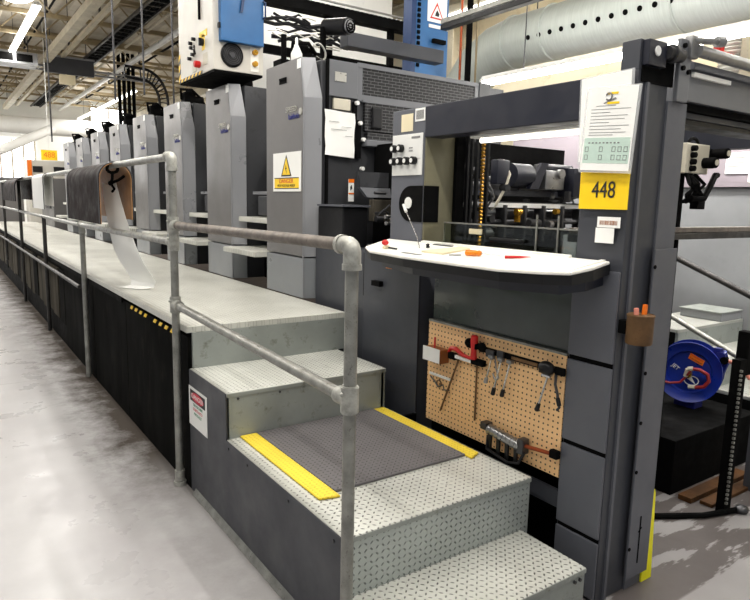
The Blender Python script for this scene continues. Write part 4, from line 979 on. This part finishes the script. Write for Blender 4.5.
obj('pump', G().cyl((2.16, 4.33, 2.60), (2.16, 4.33, 2.78), .02).box(2.11, 2.21, 4.28, 4.40, 2.542, 2.6), 'matte', t, True)
obj('drum', G().cyl((2.26, 4.30, 2.60), (2.42, 4.34, 2.60), .05), 'white', t, True)

# ------------------------------------------------------------------ duct, strip lights and services
t = thing('spiral_duct', 'large round galvanised air duct running along the right wall', 'duct', (6.0, 6, 3.3))
cz = 3.57; R0 = .30
g = G(); g.cyl((6.0, 5.7, cz), (6.0, -1.5, cz), R0, seg=40); obj('main_run', g, 'duct', t, True)
pts = [(6.0, 5.7, cz), (6.0, 6.0, cz-.04), (5.98, 6.3, cz-.18), (5.95, 6.5, cz-.42), (5.93, 6.6, cz-.75), (5.93, 6.62, .0)]
obj('bend', G().tube(pts, R0, 32), 'duct', t, True)
g = G()
for y in (5.7, 5.1, 3.55, 2.0): g.tube(arc((6.0, y, cz), R0+.006, 0, 360, 36, lambda c, r, a: (c[0]+r*math.cos(a), c[1], c[2]+r*math.sin(a)))[:-1], .012, 6, True)
pieces('band', g, 'duct', t, True)
ho = G(); y = 5.255
while y > 2.2:
    a = math.radians(194); c = Vector((6.0+(R0+.001)*math.cos(a), y, cz+(R0+.001)*math.sin(a))); d = Vector((math.cos(a), 0, math.sin(a)))
    ho.cyl(c-d*.004, c+d*.004, .027, seg=16); y -= .156
pieces('air_hole', ho, 'matte', t)
g = G()
for y in (3.55, 5.4): g.cyl((6.0, y, cz+R0), (6.0, y, CEIL-.002), .008, seg=6)
obj('hanger_rod', g, 'darksteel', t)
def strip(label, x, z, y0, y1, hot=False, rods=True, k=1., grp='hanging fluorescent strip lights'):
    t = thing('strip_light', label, 'ceiling light', (x, (y0+y1)/2, z), group=grp)
    obj('housing', G().prism([(x-.07, y0, z-.005), (x+.07, y0, z-.005), (x+.03, y0, z+.05), (x-.03, y0, z+.05)], (0, y1-y0, 0)), 'white', t)
    obj('tube', G().cyl((x-.035, y0+.02, z-.025), (x-.035, y1-.02, z-.025), .02).cyl((x+.035, y0+.02, z-.025), (x+.035, y1-.02, z-.025), .02), 'tube_hot' if hot else 'tube', t, True)
    if rods:
        g = G()
        for q in (.12, .88): yy = y0+(y1-y0)*q; g.cyl((x, yy, z+.05), (x, yy, CEIL-.002), .006, seg=6)
        obj('hanger_rod', g, 'darksteel', t)
    ld = bpy.data.lights.new('strip_lamp', 'AREA'); ld.shape = 'RECTANGLE'; ld.size = .14; ld.size_y = y1-y0
    ld.energy = 26*k*(y1-y0); ld.color = (1, .965, .92)
    lo = bpy.data.objects.new('lamp', ld); COL.objects.link(lo); lo.parent = t; lo.location = (0, 0, -.05)
    ud = ld.copy(); ud.energy = 6*(y1-y0); uo = bpy.data.objects.new('lamp', ud); COL.objects.link(uo); uo.parent = t; uo.location = (0, 0, .06); uo.rotation_euler = (math.pi, 0, 0)  # upward lamp added above the opaque housing to lighten roof and duct
    return t
strip('long strip light hanging in front of the round duct', 5.0, 2.92, .5, 5.2, True)
strip('strip light over the aisle, nearest the top left corner', 1.57, 4.6, 11.9, 16.)
strip('strip light high over the near aisle outside the view', -1.2, 4.5, 0, 5, k=.55)
strip('strip light high over the left aisle further back', -1.2, 4.5, 7, 13, k=.8)
strip('strip light above the near stairs outside the view', .9, 4.5, -1.5, 4.5, k=1.)
strip('strip light above the walkway beside the white cabinet', .9, 4.5, 6.5, 11.5)
strip('strip light far down the aisle', -.6, 4.4, 15, 26, k=2.2)
strip('added strip light high on the right wall above the round duct', 6.8, 4.5, .5, 8, k=.45)  # added to brighten the wall, the duct top and the roof joists
strip('added strip light high above the blue cabinet outside the view', 3.4, 4.6, 4, 8, k=.9)  # added above the frame to brighten the white dryer housing
strip('added strip light over the far end of the towers', 4.6, 4.4, 18, 26, k=1.6)  # extra row added to brighten the far wall
strip('strip light above the delivery outside the view', 3.4, 4.5, -.5, 3.6)
t = thing('high_bay_lamp', 'round bright lamp at the top left corner of the hall', 'ceiling light', (1.2, 10.2, 4.6))
obj('reflector', G().lathe([(.34, 0), (.30, .12), (.12, .3), (.05, .34)], (1.03, 9.6, 4.14)), 'white', t, True)
obj('bulb', G().ball((1.03, 9.6, 4.18), .25, (1, 1, .7)), 'tube_hot', t, True)
# strut channel, pipes, trays along the hall
def chan(name, label, x, z, y0, y1, wdt, h, mat, cat, rods=True):
    t = thing(name, label, cat, (x, (y0+y1)/2, z))
    obj('run', G().box(x-wdt/2, x+wdt/2, y0, y1, z, z+.01).box(x-wdt/2, x-wdt/2+.01, y0, y1, z+.01, z+h).box(x+wdt/2-.01, x+wdt/2, y0, y1, z+.01, z+h), mat, t)
    if rods:
        g = G(); yy = y0+.6
        while yy < y1:
            g.cyl((x, yy, z+.01), (x, yy, CEIL-.002), .008, seg=6); yy += 3.0
        obj('hanger_rod', g, 'darksteel', t)
    return t
chan('busway', 'wide pale channel hung from the roof, leftmost in the hall', 2.29, 4.55, 7, 26.5, .16, .14, 'beam_w', 'busway')
chan('busway', 'narrow pale channel beside the wide pale channel', 2.64, 4.7, 7, 26.5, .08, .07, 'beam_w', 'busway')
t = thing('pipe_run', 'white painted pipe running along the roof left of the white cabinet', 'pipe', (4.4, 16, 4.6))
obj('pipe', G().cyl((4.08, 8, 4.75), (4.08, 26.8, 4.75), .06), 'white', t, True)
t = thing('pipe_run', 'thin pale pipe above the cable tray on the roof', 'pipe', (3.9, 16, 4.8))
obj('pipe', G().cyl((3.7, 8, 4.85), (3.7, 26.8, 4.85), .03), 'beam_w', t, True)
for (x, z, r, mt_, lb_) in ((1.25, 4.95, .03, 'beam_w', 'thin pale pipe near the roof above the aisle strip light'), (2.0, 5.02, .02, 'matte', 'thin dark conduit near the roof left of the wide pale channel'),
                           (2.95, 5.0, .04, 'truss', 'ochre pipe near the roof between the pale channels and the black cable tray'), (4.6, 4.95, .025, 'matte', 'thin dark conduit near the roof right of the white pipe')):
    t = thing('pipe_run', lb_, 'pipe', (x, 17, z)); obj('pipe', G().cyl((x, 6, z), (x, 26.8, z), r, seg=10), mt_, t, True)
    g = G(); yy = 7
    while yy < 26: g.box(x-.02, x+.02, yy-.02, yy+.02, z, CEIL-.002); yy += 3.5
    pieces('pipe_hanger', g, 'darksteel', t)
def ladder(label, p0, p1, wdt, mat):
    t = thing('cable_tray', label, 'cable tray', tuple((Vector(p0)+Vector(p1))/2), group='ladder cable trays'); p0 = Vector(p0); p1 = Vector(p1); d = (p1-p0).normalized(); s = d.cross(Vector((0, 0, 1)))*wdt/2
    g = G()
    for q in (-1, 1): a = p0+s*q; b = p1+s*q; g.tube([a, b], .03, 4)
    k = 0.; L = (p1-p0).length
    while k < L: c = p0+d*k; g.tube([c-s, c+s], .015, 4); k += .3
    obj('ladder', g, mat, t); return t
tr = ladder('black cable tray with thick cables running along the roof', (3.25, 8, 4.75), (3.25, 26.5, 4.75), .3, 'black')
g = G()
for q in (-.1, -.03, .05, .11): g.tube([(3.25+q, 8, 4.80), (3.25+q+.02, 15, 4.79), (3.25+q-.01, 20, 4.80), (3.25+q, 26.5, 4.80)], .03, 8)
obj('cable', g, 'matte', tr, True)
ladder('pale cable tray crossing the hall in front of the far towers', (1.3, 16.9, 4.5), (5.0, 16.9, 4.5), .5, 'tower_l')
t = thing('sign_box', 'long dark sign box hung from the crossing cable tray', 'sign', (3.0, 16.8, 4.2))
obj('box', G().box(2.25, 3.3, 16.5, 16.62, 4.35, 4.72, .01), 'slate_d', t)
obj('rim', G().box(2.23, 3.32, 16.48, 16.5, 4.70, 4.74).box(2.23, 2.26, 16.48, 16.5, 4.35, 4.72), 'tower_l', t)
obj('hanger_rod', G().cyl((2.4, 16.56, 4.72), (2.4, 16.56, CEIL-.002), .01).cyl((3.15, 16.56, 4.72), (3.15, 16.56, CEIL-.002), .01), 'darksteel', t)
single('cream_junction_box', G().box(2.55, 2.88, 16.45, 16.6, 4.12, 4.33, .01).cyl((2.7, 16.55, 4.33), (2.7, 16.55, 4.36), .02), 'paper_y', 'small cream box hanging below the long dark sign box', 'junction box')
t = thing('air_grille', 'pale ceiling air unit with two dark slots near the left edge', 'air vent', (1.6, 16.0, 4.4))
obj('casing', G().box(1.15, 2.05, 15.9, 16.5, 4.35, 4.6, .01), 'tower_l', t)
obj('slot', G().box(1.25, 1.58, 15.88, 15.9, 4.40, 4.55).box(1.64, 1.95, 15.88, 15.9, 4.40, 4.55), 'matte', t)
obj('hanger_rod', G().cyl((1.3, 16.2, 4.6), (1.3, 16.2, CEIL-.002), .01).cyl((1.9, 16.2, 4.6), (1.9, 16.2, CEIL-.002), .01), 'darksteel', t)
lab = ['leftmost thin drop rod crossing the ceiling view', 'thin drop rod in front of the wide pale channel', 'thin drop rod left of the hanging switch cabinet', 'thick dark drop rod right beside the hanging switch cabinet', 'thin drop rod over the far aisle']
for i, (x, y, z) in enumerate(((1.82, 8., 2.7), (2.15, 8., 2.8), (2.5, 8., 2.56), (2.5, 6.6, 3.1), (1.55, 11, 2.4))):
    t = thing('drop_rod', lab[i], 'rod', (x, y, z), group='drop rods from the roof')
    obj('rod', G().cyl((x, y, z), (x, y, CEIL-.002), .012, seg=8), 'darksteel', t)
    if i == 3: obj('coupling', G().cyl((x, y, 3.2), (x, y, 3.3), .028).cyl((x, y, 3.34), (x, y, 3.42), .028), 'matte', t, True)
# vertical conduits by the blue cabinet
t = thing('conduit_stack', 'black and red vertical conduits right of the blue cabinet', 'pipe', (5.0, 6.0, 2.6))
obj('conduit', G().cyl((5.0, 5.6, 2.6), (5.0, 5.6, CEIL-.002), .014), 'copper', t, True)
obj('conduit', G().cyl((5.12, 5.6, 2.6), (5.12, 5.6, CEIL-.002), .035), 'matte', t, True)
obj('conduit', G().cyl((5.24, 5.6, 2.6), (5.24, 5.6, CEIL-.002), .012), 'truss', t, True)
obj('base_valve', G().box(4.95, 5.3, 5.5, 5.7, 2.55, 2.66), 'matte', t)
t = thing('light_rail', 'grey and black strut rail crossing in front of the round duct', 'rail', (4, 3, 3.2))
a = (4.05, 4.62, 3.10); b = (4.6, 1.5, 3.42)
obj('rail', G().box(3.98, 4.05, 1.2, 4.75, 3.245, 3.29, .004), 'galv', t)
obj('rail', G().box(3.98, 4.05, 1.2, 4.75, 3.195, 3.24, .004), 'black', t)
obj('clamp', G().box(3.96, 4.07, 2.6, 2.66, 3.18, 3.30), 'black', t)
# flexible duct and vent fittings on the right wall
t = thing('flexible_duct', 'white ribbed flexible duct on the wall at the top right', 'duct', (7.2, 2.7, 2.4))
g = G(); z = 1.9
while z < 3.6: g.lathe([(.15, 0), (.17, .02), (.15, .04)], (7.38, 3.75, z), seg=18); z += .042
obj('ribs', g, 'white', t, True)
single('wall_fan', G().lathe([(.30, 0), (.30, .05), (.22, .12), (.20, .05), (.001, .04)], (WX-.001, 6.1, 3.05), (-1, 0, 0)), 'paper_y', 'round cream fan housing on the wall under the duct', 'fan', smooth=True)
single('fire_call_point', G().box(6.9, 6.98, 3.66, 3.74, 3.22, 3.31, .006).box(6.98, WX-.001, 3.68, 3.72, 3.25, 3.27), 'red', 'small red box on the column at the top right', 'alarm box')
for i, (yy, lb) in enumerate(((5.15, 'cream electrical panel on the wall left of the paired black slots'), (4.35, 'cream electrical panel on the wall right of the paired black slots'))):
    t = thing('wall_panel', lb, 'panel', (WX-.1, yy, 2.5), group='cream panels on the right wall')
    obj('panel', G().box(WX-.12, WX-.001, yy-.32, yy+.32, 2.5, 3.2, .01), 'peach', t)
    obj('seam', G().box(WX-.124, WX-.12, yy-.01, yy+.01, 2.52, 3.18), 'truss', t)

# far end of the hall
t = thing('orange_aisle_sign', 'orange number sign hanging far down the aisle', 'sign', (2.1, 16, 2.36))
obj('sign_board', G().box(2.02, 2.34, 15.98, 16.02, 2.36, 2.58), 'yellow', t)
text('digits', '488', .17, (2.18, 15.978, 2.47), (1, 0, 0), Z, 'orange', t, .001, .9)
obj('hanger', G().cyl((2.18, 16, 2.58), (2.18, 16, CEIL-.002), .008, seg=6), 'white', t)
t = thing('diagonal_duct', 'white duct rising diagonally at the far end of the hall', 'duct', (1.6, 24, 2))
obj('run', G().cyl((-.2, 22, 1.9), (3.3, 23, 3.7), .14), 'white', t, True)
obj('run', G().cyl((-4, 24, 3.75), (5.5, 24, 3.85), .28), 'white', t, True)
t = thing('far_machine', 'white machine housing beyond the end of the walkway', 'machine', (0, 27, 0))
obj('housing', G().box(-1.2, .85, 25, 26, 0, 2.3, .02), 'wallfar', t)
obj('window_band', G().box(-1.0, .3, 24.97, 25, 1.3, 1.9), 'black', t)
obj('orange_panel', G().box(.35, .55, 24.97, 25, 1.0, 2.1), 'orange', t)
obj('grey_roof', G().box(-1.3, .95, 24.9, 26.1, 2.3, 2.4), 'tower_l', t)
t = thing('feeder_console', 'white and orange console standing behind the hanging orange sign', 'machine', (2.2, 18.3, 0))
obj('housing', G().box(1.95, 2.85, 18.1, 18.7, 0, 2.45, .02), 'offwhite', t)
obj('orange_panel', G().box(1.96, 2.06, 18.08, 18.1, 1.7, 2.44), 'orange', t)
pieces('dark_window', G().box(2.08, 2.3, 18.08, 18.1, 2.15, 2.3).box(2.55, 2.84, 18.08, 18.1, 2.1, 2.3), 'black', t)
pieces('dark_window', G().box(2.1, 2.84, 18.08, 18.1, 1.72, 1.8).box(2.5, 2.8, 18.08, 18.1, 1.8, 1.95), 'black', t)
obj('grey_panel', G().box(2.12, 2.45, 18.08, 18.1, 1.35, 1.68), 'tower', t)
t = thing('grey_bench', 'low grey housing at the left edge beyond the walkway', 'machine', (1.6, 19.3, 0))
obj('housing', G().box(1.2, 1.93, 19, 19.6, 0, 1.98, .02), 'tower', t)
obj('lid', G().box(1.18, 1.94, 18.97, 19.62, 1.98, 2.02, .01), 'tower_l', t)
t = thing('feeder_stack', 'grey feeder housing at the far end of the printing towers', 'machine', (3, 16.1, 0))
obj('housing', G().box(2.1, 3.9, 15.2, 17, .0, 1.95, .02), 'tower', t)
obj('window', G().box(2.08, 2.1, 15.5, 16.2, 1.3, 1.8), 'black', t)
t = thing('cream_wall_duct', 'curved cream duct rising behind the towers beside the white cabinet', 'duct', (5.5, 13, 2.5))
pts = [(5.6, 14.0, 0.0), (5.6, 14.0, 3.7)]+arc((6.2, 14.0, 3.7), .6, 180, 90, 8, lambda c, r, a: (c[0]+r*math.cos(a), c[1], c[2]+r*math.sin(a)))+[(7.4, 14.0, 4.3)]
obj('run', G().tube(pts, .3, 24), 'cream', t, True)
t = thing('conduit_bank', 'bank of black conduits rising behind the far towers', 'pipe', (4.4, 18, 1))
g = G()
for k in range(4): g.cyl((4.2+k*.12, 18, 0), (4.2+k*.12, 18, CEIL-.002), .045)
pieces('conduit', g, 'matte', t, True)
t = thing('arched_cable_tray', 'black arched cable ladder beside the white cabinet', 'cable tray', (3.6, 10, 3), group='ladder cable trays')
g = G()
A = [(2.9, 12, 3.86)]+arc((3.2, 12, 3.3), .55, 95, 0, 10, lambda c, r, a: (c[0]+r*math.cos(a)*.8, c[1], c[2]+r*math.sin(a)))+[(3.64, 12, 2.6)]
B = [(2.9, 12, 3.68)]+arc((3.2, 12, 3.3), .36, 95, 0, 10, lambda c, r, a: (c[0]+r*math.cos(a)*.8, c[1], c[2]+r*math.sin(a)))+[(3.49, 12, 2.6)]
g.tube(A, .025, 5); g.tube(B, .025, 5)
for p, q in zip(A, B): g.tube([p, q], .015, 4)
obj('ladder', g, 'black', t)

# ------------------------------------------------------------------ right hand side, beyond the delivery
fs = thing('far_stairs', 'pale tread plate steps on the far side of the press', 'stairs', (4.9, 2.2, 0))
for y0, y1, z in ((2.45, 2.9, .72), (2.15, 2.47, .54), (1.86, 2.17, .36), (1.58, 1.88, .18)):
    obj('tread', G().box(4.42, 5.4, y0, y1, z-.025, z, .004), 'tread_far', fs)
    obj('riser', G().box(4.43, 5.4, y0, y0+.02, z-.18, z-.02), 'riser', fs)
obj('side_panel', G().prism([(4.42, 1.6, 0), (4.42, 2.9, 0), (4.42, 2.9, .70), (4.42, 2.47, .70), (4.42, 2.47, .51), (4.42, 2.17, .51), (4.42, 2.17, .33), (4.42, 1.88, .33), (4.42, 1.88, .15), (4.42, 1.6, .15)], (.012, 0, 0)), 'matte', fs)
t = thing('landing_block', 'low grey block standing at the back of the far steps', 'block', (5.2, 2.63, .72))
obj('block', G().box(5.06, 5.38, 2.46, 2.80, .721, .785, .006), 'greycab', t)
obj('top_plate', G().box(5.05, 5.39, 2.455, 2.81, .785, .795), 'riser', t)
t = thing('far_railing', 'dark diagonal handrail on the far side of the press', 'railing', (4.45, 2.3, 0))
obj('rail', G().cyl((4.45, 2.75, 1.33), (4.45, 1.75, .94), .02), 'railblack', t, True)
obj('rail', G().cyl((4.45, 2.75, .90), (4.45, 1.75, .50), .02), 'galv', t, True)
obj('post', G().cyl((4.45, 2.75, .9), (4.45, 2.75, 1.35), .02), 'railblack', t, True)
obj('post', G().cyl((4.45, 1.72, 0.2), (4.45, 1.72, .95), .02), 'railblack', t, True)
t = thing('grey_cabinet', 'large plain grey cabinet behind the far steps', 'cabinet', (5.8, 3, 0))
obj('body', G().box(5.45, 6.2, 1.2, 5.2, 0, 1.79, .01), 'greycab', t)
obj('ledge', G().box(5.42, 5.47, 1.2, 5.2, 1.79, 1.825), 'pinkgrey', t)
obj('upper_body', G().box(5.5, 6.2, 1.2, 5.2, 1.82, 2.35, .01), 'pinkgrey', t)
t = thing('white_notice', 'white notice sheet on the mauve grey panel at the right edge', 'paper', (5.49, 2.55, 1.87))
obj('sheet', G().box(5.49, 5.497, 2.25, 2.77, 1.90, 2.07).box(5.49, 5.497, 2.50, 2.58, 1.83, 1.90), 'paper', t)
obj('text_line', G().box(5.487, 5.49, 2.6, 2.75, 2.03, 2.034).box(5.487, 5.49, 2.58, 2.75, 1.99, 1.994).box(5.487, 5.49, 2.62, 2.75, 1.96, 1.964), 'inkgrey', t)
t = thing('cross_rail', 'worn brown rail crossing behind the slate column', 'rail', (3.3, 2.02, 1.43))
obj('rail', G().box(2.6, 4.5, 1.99, 2.05, 1.465, 1.495, .004), 'rustpipe', t)
obj('rail', G().box(2.6, 4.5, 1.985, 2.055, 1.425, 1.462, .004), 'woodbrown' if False else 'railblack', t)
t = thing('control_pedestal', 'beige switch box with black knobs on a dark post', 'control box', (3.55, 2.0, .32))
obj('post', G().box(3.44, 3.47, 2.02, 2.06, .32, 1.80).box(3.53, 3.56, 2.02, 2.06, .32, 1.80), 'matte', t)
obj('white_strip', G().box(3.485, 3.51, 2.02, 2.03, 1.47, 1.68), 'white', t)
bx = obj('switch_box', G().box(3.45, 3.69, 1.96, 2.06, 1.80, 1.965, .006), 'beige', t)
for k in range(4): obj('push_button', G().cyl((3.50, 1.96, 1.825+k*.037), (3.50, 1.93, 1.825+k*.037), .016, bev=.003), 'matte', bx, True)
for x, z in ((3.66, 1.862), (3.78, 1.92)):
    kb = obj('knob', G().cyl((x-.02, 1.97, z), (x-.075+.05, 1.885, z), .030, bev=.004), 'matte', bx, True)
    obj('knob_cap', G().cyl((x-.025, 1.886, z), (x-.0255, 1.882, z), .016), 'beige', kb, True)
obj('side_bracket', G().box(3.69, 3.80, 1.98, 2.02, 1.84, 1.95, .006), 'matte', bx)
obj('handle', G().tube(arc((3.58, 2.0, 1.955), .055, 0, 180, 10, lambda c, r, a: (c[0]+r*math.cos(a), c[1], c[2]+r*.8*math.sin(a))), .009, 8), 'matte', bx, True)
random.seed(21); g = G()
for k in range(9):
    x = random.uniform(3.47, 3.60); g.tube([(x, 1.98, 1.80), (x+random.uniform(-.05, .08), 1.93, 1.74), (x+random.uniform(-.04, .12), 1.95, 1.68), (x+random.uniform(-.05, .05), 1.98, 1.64)], .011, 6)
g.tube([(3.52, 1.95, 1.66), (3.62, 1.93, 1.66), (3.70, 1.94, 1.74), (3.76, 1.95, 1.80), (3.80, 1.96, 1.80)], .017, 8); g.box(3.60, 3.68, 1.95, 2.0, 1.60, 1.66, .006)
obj('cable', g, 'matte', t, True)
t = thing('wooden_block', 'worn wooden handle hanging behind the slate column', 'handle', (3.46, 2.1, 1.0))
obj('handle', G().box(3.42, 3.49, 2.09, 2.13, 1.17, 1.34, .01), 'wood', t)
obj('ferrule', G().box(3.45, 3.475, 2.10, 2.12, 1.34, 1.375), 'white', t)
obj('brush', G().box(3.43, 3.48, 2.09, 2.13, 1.14, 1.17), 'matte', t)
# hose reel
rc = Vector((3.985, 2.10, .56)); ax = Vector((-.93, -.36, .02)).normalized()
t = thing('hose_reel', 'blue steel hose reel with a short red hose', 'hose reel', (4.02, 2.1, .32))
obj('front_disc', G().lathe([(.001, -.012), (.128, -.012), (.137, .004), (.188, .012), (.196, .02), (.196, .0), (.188, -.004), (.132, -.016), (.001, -.03)][::-1], rc+ax*.06, ax, 40), 'reelblue', t, True)
obj('rear_disc', G().lathe([(.001, 0), (.196, 0), (.196, .008), (.001, .008)], rc-ax*.06, ax, 40), 'reelblue', t, True)
obj('drum', G().cyl(rc-ax*.055, rc+ax*.02, .13, seg=32), 'hose', t, True)
sx_ = Vector((0, 0, 1)).cross(ax).normalized()*-1; sy_ = ax.cross(sx_).normalized()*-1
if sy_.z < 0: sy_ = -sy_
rx = sx_ if sx_.dot(Vector((.57, -.82, 0))) > 0 or True else -sx_
rx = Vector((ax.y, -ax.x, 0)).normalized();
if rx.dot(Vector((.82, -.57, 0))) < 0: rx = -rx
def rp(u, v, d=.07): return rc+ax*d+rx*u+sy_*v
obj('hub', G().cyl(rp(0, -.01, .045), rp(0, -.01, .10), .022), 'brass', t, True)
obj('hose', G().tube([rp(-.005, -.01, .11), rp(.02, .035, .115), rp(.07, .035, .115), rp(.115, .01, .11), rp(.125, -.03, .11), rp(.10, -.07, .11), rp(.05, -.085, .10)], .012, 10), 'hose', t, True)
pieces('hose_fitting', G().cyl(rp(.06, -.083, .10), rp(.01, -.09, .095), .012).cyl(rp(-.01, -.02, .105), rp(0, .03, .115), .014).cyl(rp(0, .03, .115), rp(.03, .037, .115), .015), 'beige', t, True)
obj('hose_tail', G().tube([rp(-.005, -.02, .10), rp(-.04, -.07, .09), rp(-.10, -.085, .085), rp(-.17, -.08, .08)], .008, 8), 'hose', t, True)
lb = obj('warning_label', G().prism([rp(.00, .125, .052), rp(.085, .085, .052), rp(.075, .05, .052), rp(-.012, .088, .052)], ax*.003), 'orange', t)
text('lettering', 'WARNING', .017, rp(.038, .098, .056), rx*.9-sy_*.42, sy_*.9+rx*.42, 'red', lb, .0006)
text('lettering', 'HIGH PRESSURE', .011, rp(.034, .078, .056), rx*.9-sy_*.42, sy_*.9+rx*.42, 'ink', lb, .0006)
text('lettering', 'JET', .036, rp(-.08, .02, .055), rx*.8-sy_*.6, sy_*.8+rx*.6, 'paper', t, .001)
obj('logo', G().tube([rp(.02+.042*math.cos(a*math.pi/10), -.055+.03*math.sin(a*math.pi/10), .056) for a in range(20)], .003, 5, True).prism([rp(-.005, -.045, .055), rp(.045, -.075, .055), rp(.02, -.03, .055)], ax*.002), 'paper', t)
obj('guide_arm', G().tube([rp(.0, -.19, -.08), rp(.15, -.1, -.08), rp(.20, .08, -.04), rp(.18, .15, 0)], .018, 8), 'reelblue', t, True)
obj('hose_guide', G().cyl(rp(.165, .12, -.03), rp(.165, .12, .03), .03).box(*sum(([c-.02, c+.02] for c in rp(.15, .15, 0)), [])), 'navytext', t, True)
obj('roller', G().cyl(rp(.19, .10, -.02), rp(.19, .10, .04), .024), 'matte', t, True)
obj('outlet_hose', G().tube([rp(.10, .12, 0), rp(.19, .10, 0), rp(.27, .08, 0), rp(.34, .0, 0)], .012, 8), 'pink', t, True)
obj('foot', G().box(3.95, 4.05, 2.03, 2.17, .32, .375, .004), 'navytext', t)
single('black_plinth', G().box(3.3, 4.25, 1.78, 2.5, 0, .32, .005), 'matte', 'black box under the blue hose reel', 'box')
t = thing('pallet_board', 'brown boards on the floor in front of the black box', 'board', (3.6, 1.7, 0))
obj('board', G().box(3.30, 3.95, 1.66, 1.735, 0, .03, .003).box(3.35, 3.95, 1.57, 1.64, 0, .02, .003), 'plank', t)
t = thing('cable_chain', 'upright black ribbed cable chain at the right edge', 'cable chain', (3.37, 1.5, 0))
obj('spine', G().box(3.335, 3.40, 1.50, 1.545, 0, .84), 'matte', t)
g = G(); z = .06
while z < .8: g.box(3.33, 3.343, 1.488, 1.50, z, z+.012, .001); z += .024
obj('rib', g, 'galv', t)
obj('top_bracket', G().box(3.40, 3.46, 1.50, 1.56, .75, .98, .005), 'matte', t)
obj('foot', G().ball((3.44, 1.46, .02), .035, (1.2, 1, .6)), 'darksteel', t, True)
single('floor_hose', G().tube([(3.42, 1.47, .018), (3.2, 1.54, .016), (3.0, 1.66, .015), (2.94, 1.7, .015)], .015, 8), 'matte', 'black hose lying on the stained floor by the cable chain', 'hose', smooth=True)

# ------------------------------------------------------------------ lights and camera
def area(name, loc, rot, sx, sy, e, col=(1, 1, 1)):
    ld = bpy.data.lights.new(name, 'AREA'); ld.shape = 'RECTANGLE'; ld.size = sx; ld.size_y = sy; ld.energy = e; ld.color = col
    o = bpy.data.objects.new(name, ld); COL.objects.link(o); o.location = loc; o.rotation_euler = rot; return o
wd = bpy.data.worlds.new('hall'); SC.world = wd; wd.use_nodes = True
bg = wd.node_tree.nodes['Background']; bg.inputs[0].default_value = (.93, .96, 1, 1); bg.inputs[1].default_value = .45

cd = bpy.data.cameras.new('camera'); cam = bpy.data.objects.new('camera', cd); COL.objects.link(cam); SC.camera = cam
yaw, pit, rol, fpx = 6.08474722e-01, -1.54468944e-01, 2.27189267e-02, 629.2
F = Vector((math.sin(yaw)*math.cos(pit), math.cos(yaw)*math.cos(pit), math.sin(pit)))
r_ = Vector((math.cos(yaw), -math.sin(yaw), 0)); u_ = r_.cross(F)
Rv = r_*math.cos(rol)+u_*math.sin(rol); Uv = -r_*math.sin(rol)+u_*math.cos(rol)
m = Matrix.Identity(4)
for i in range(3): m[i][0] = Rv[i]; m[i][1] = Uv[i]; m[i][2] = -F[i]
m[2][3] = 1.6; cam.matrix_world = m
cd.sensor_width = 36; cd.lens = 36*fpx/750; cd.clip_start = .05; cd.clip_end = 200
vs = SC.view_settings; vs.view_transform = 'Standard'; vs.look = 'None'; vs.gamma = 1; vs.exposure = 0.; vs.use_curve_mapping = False
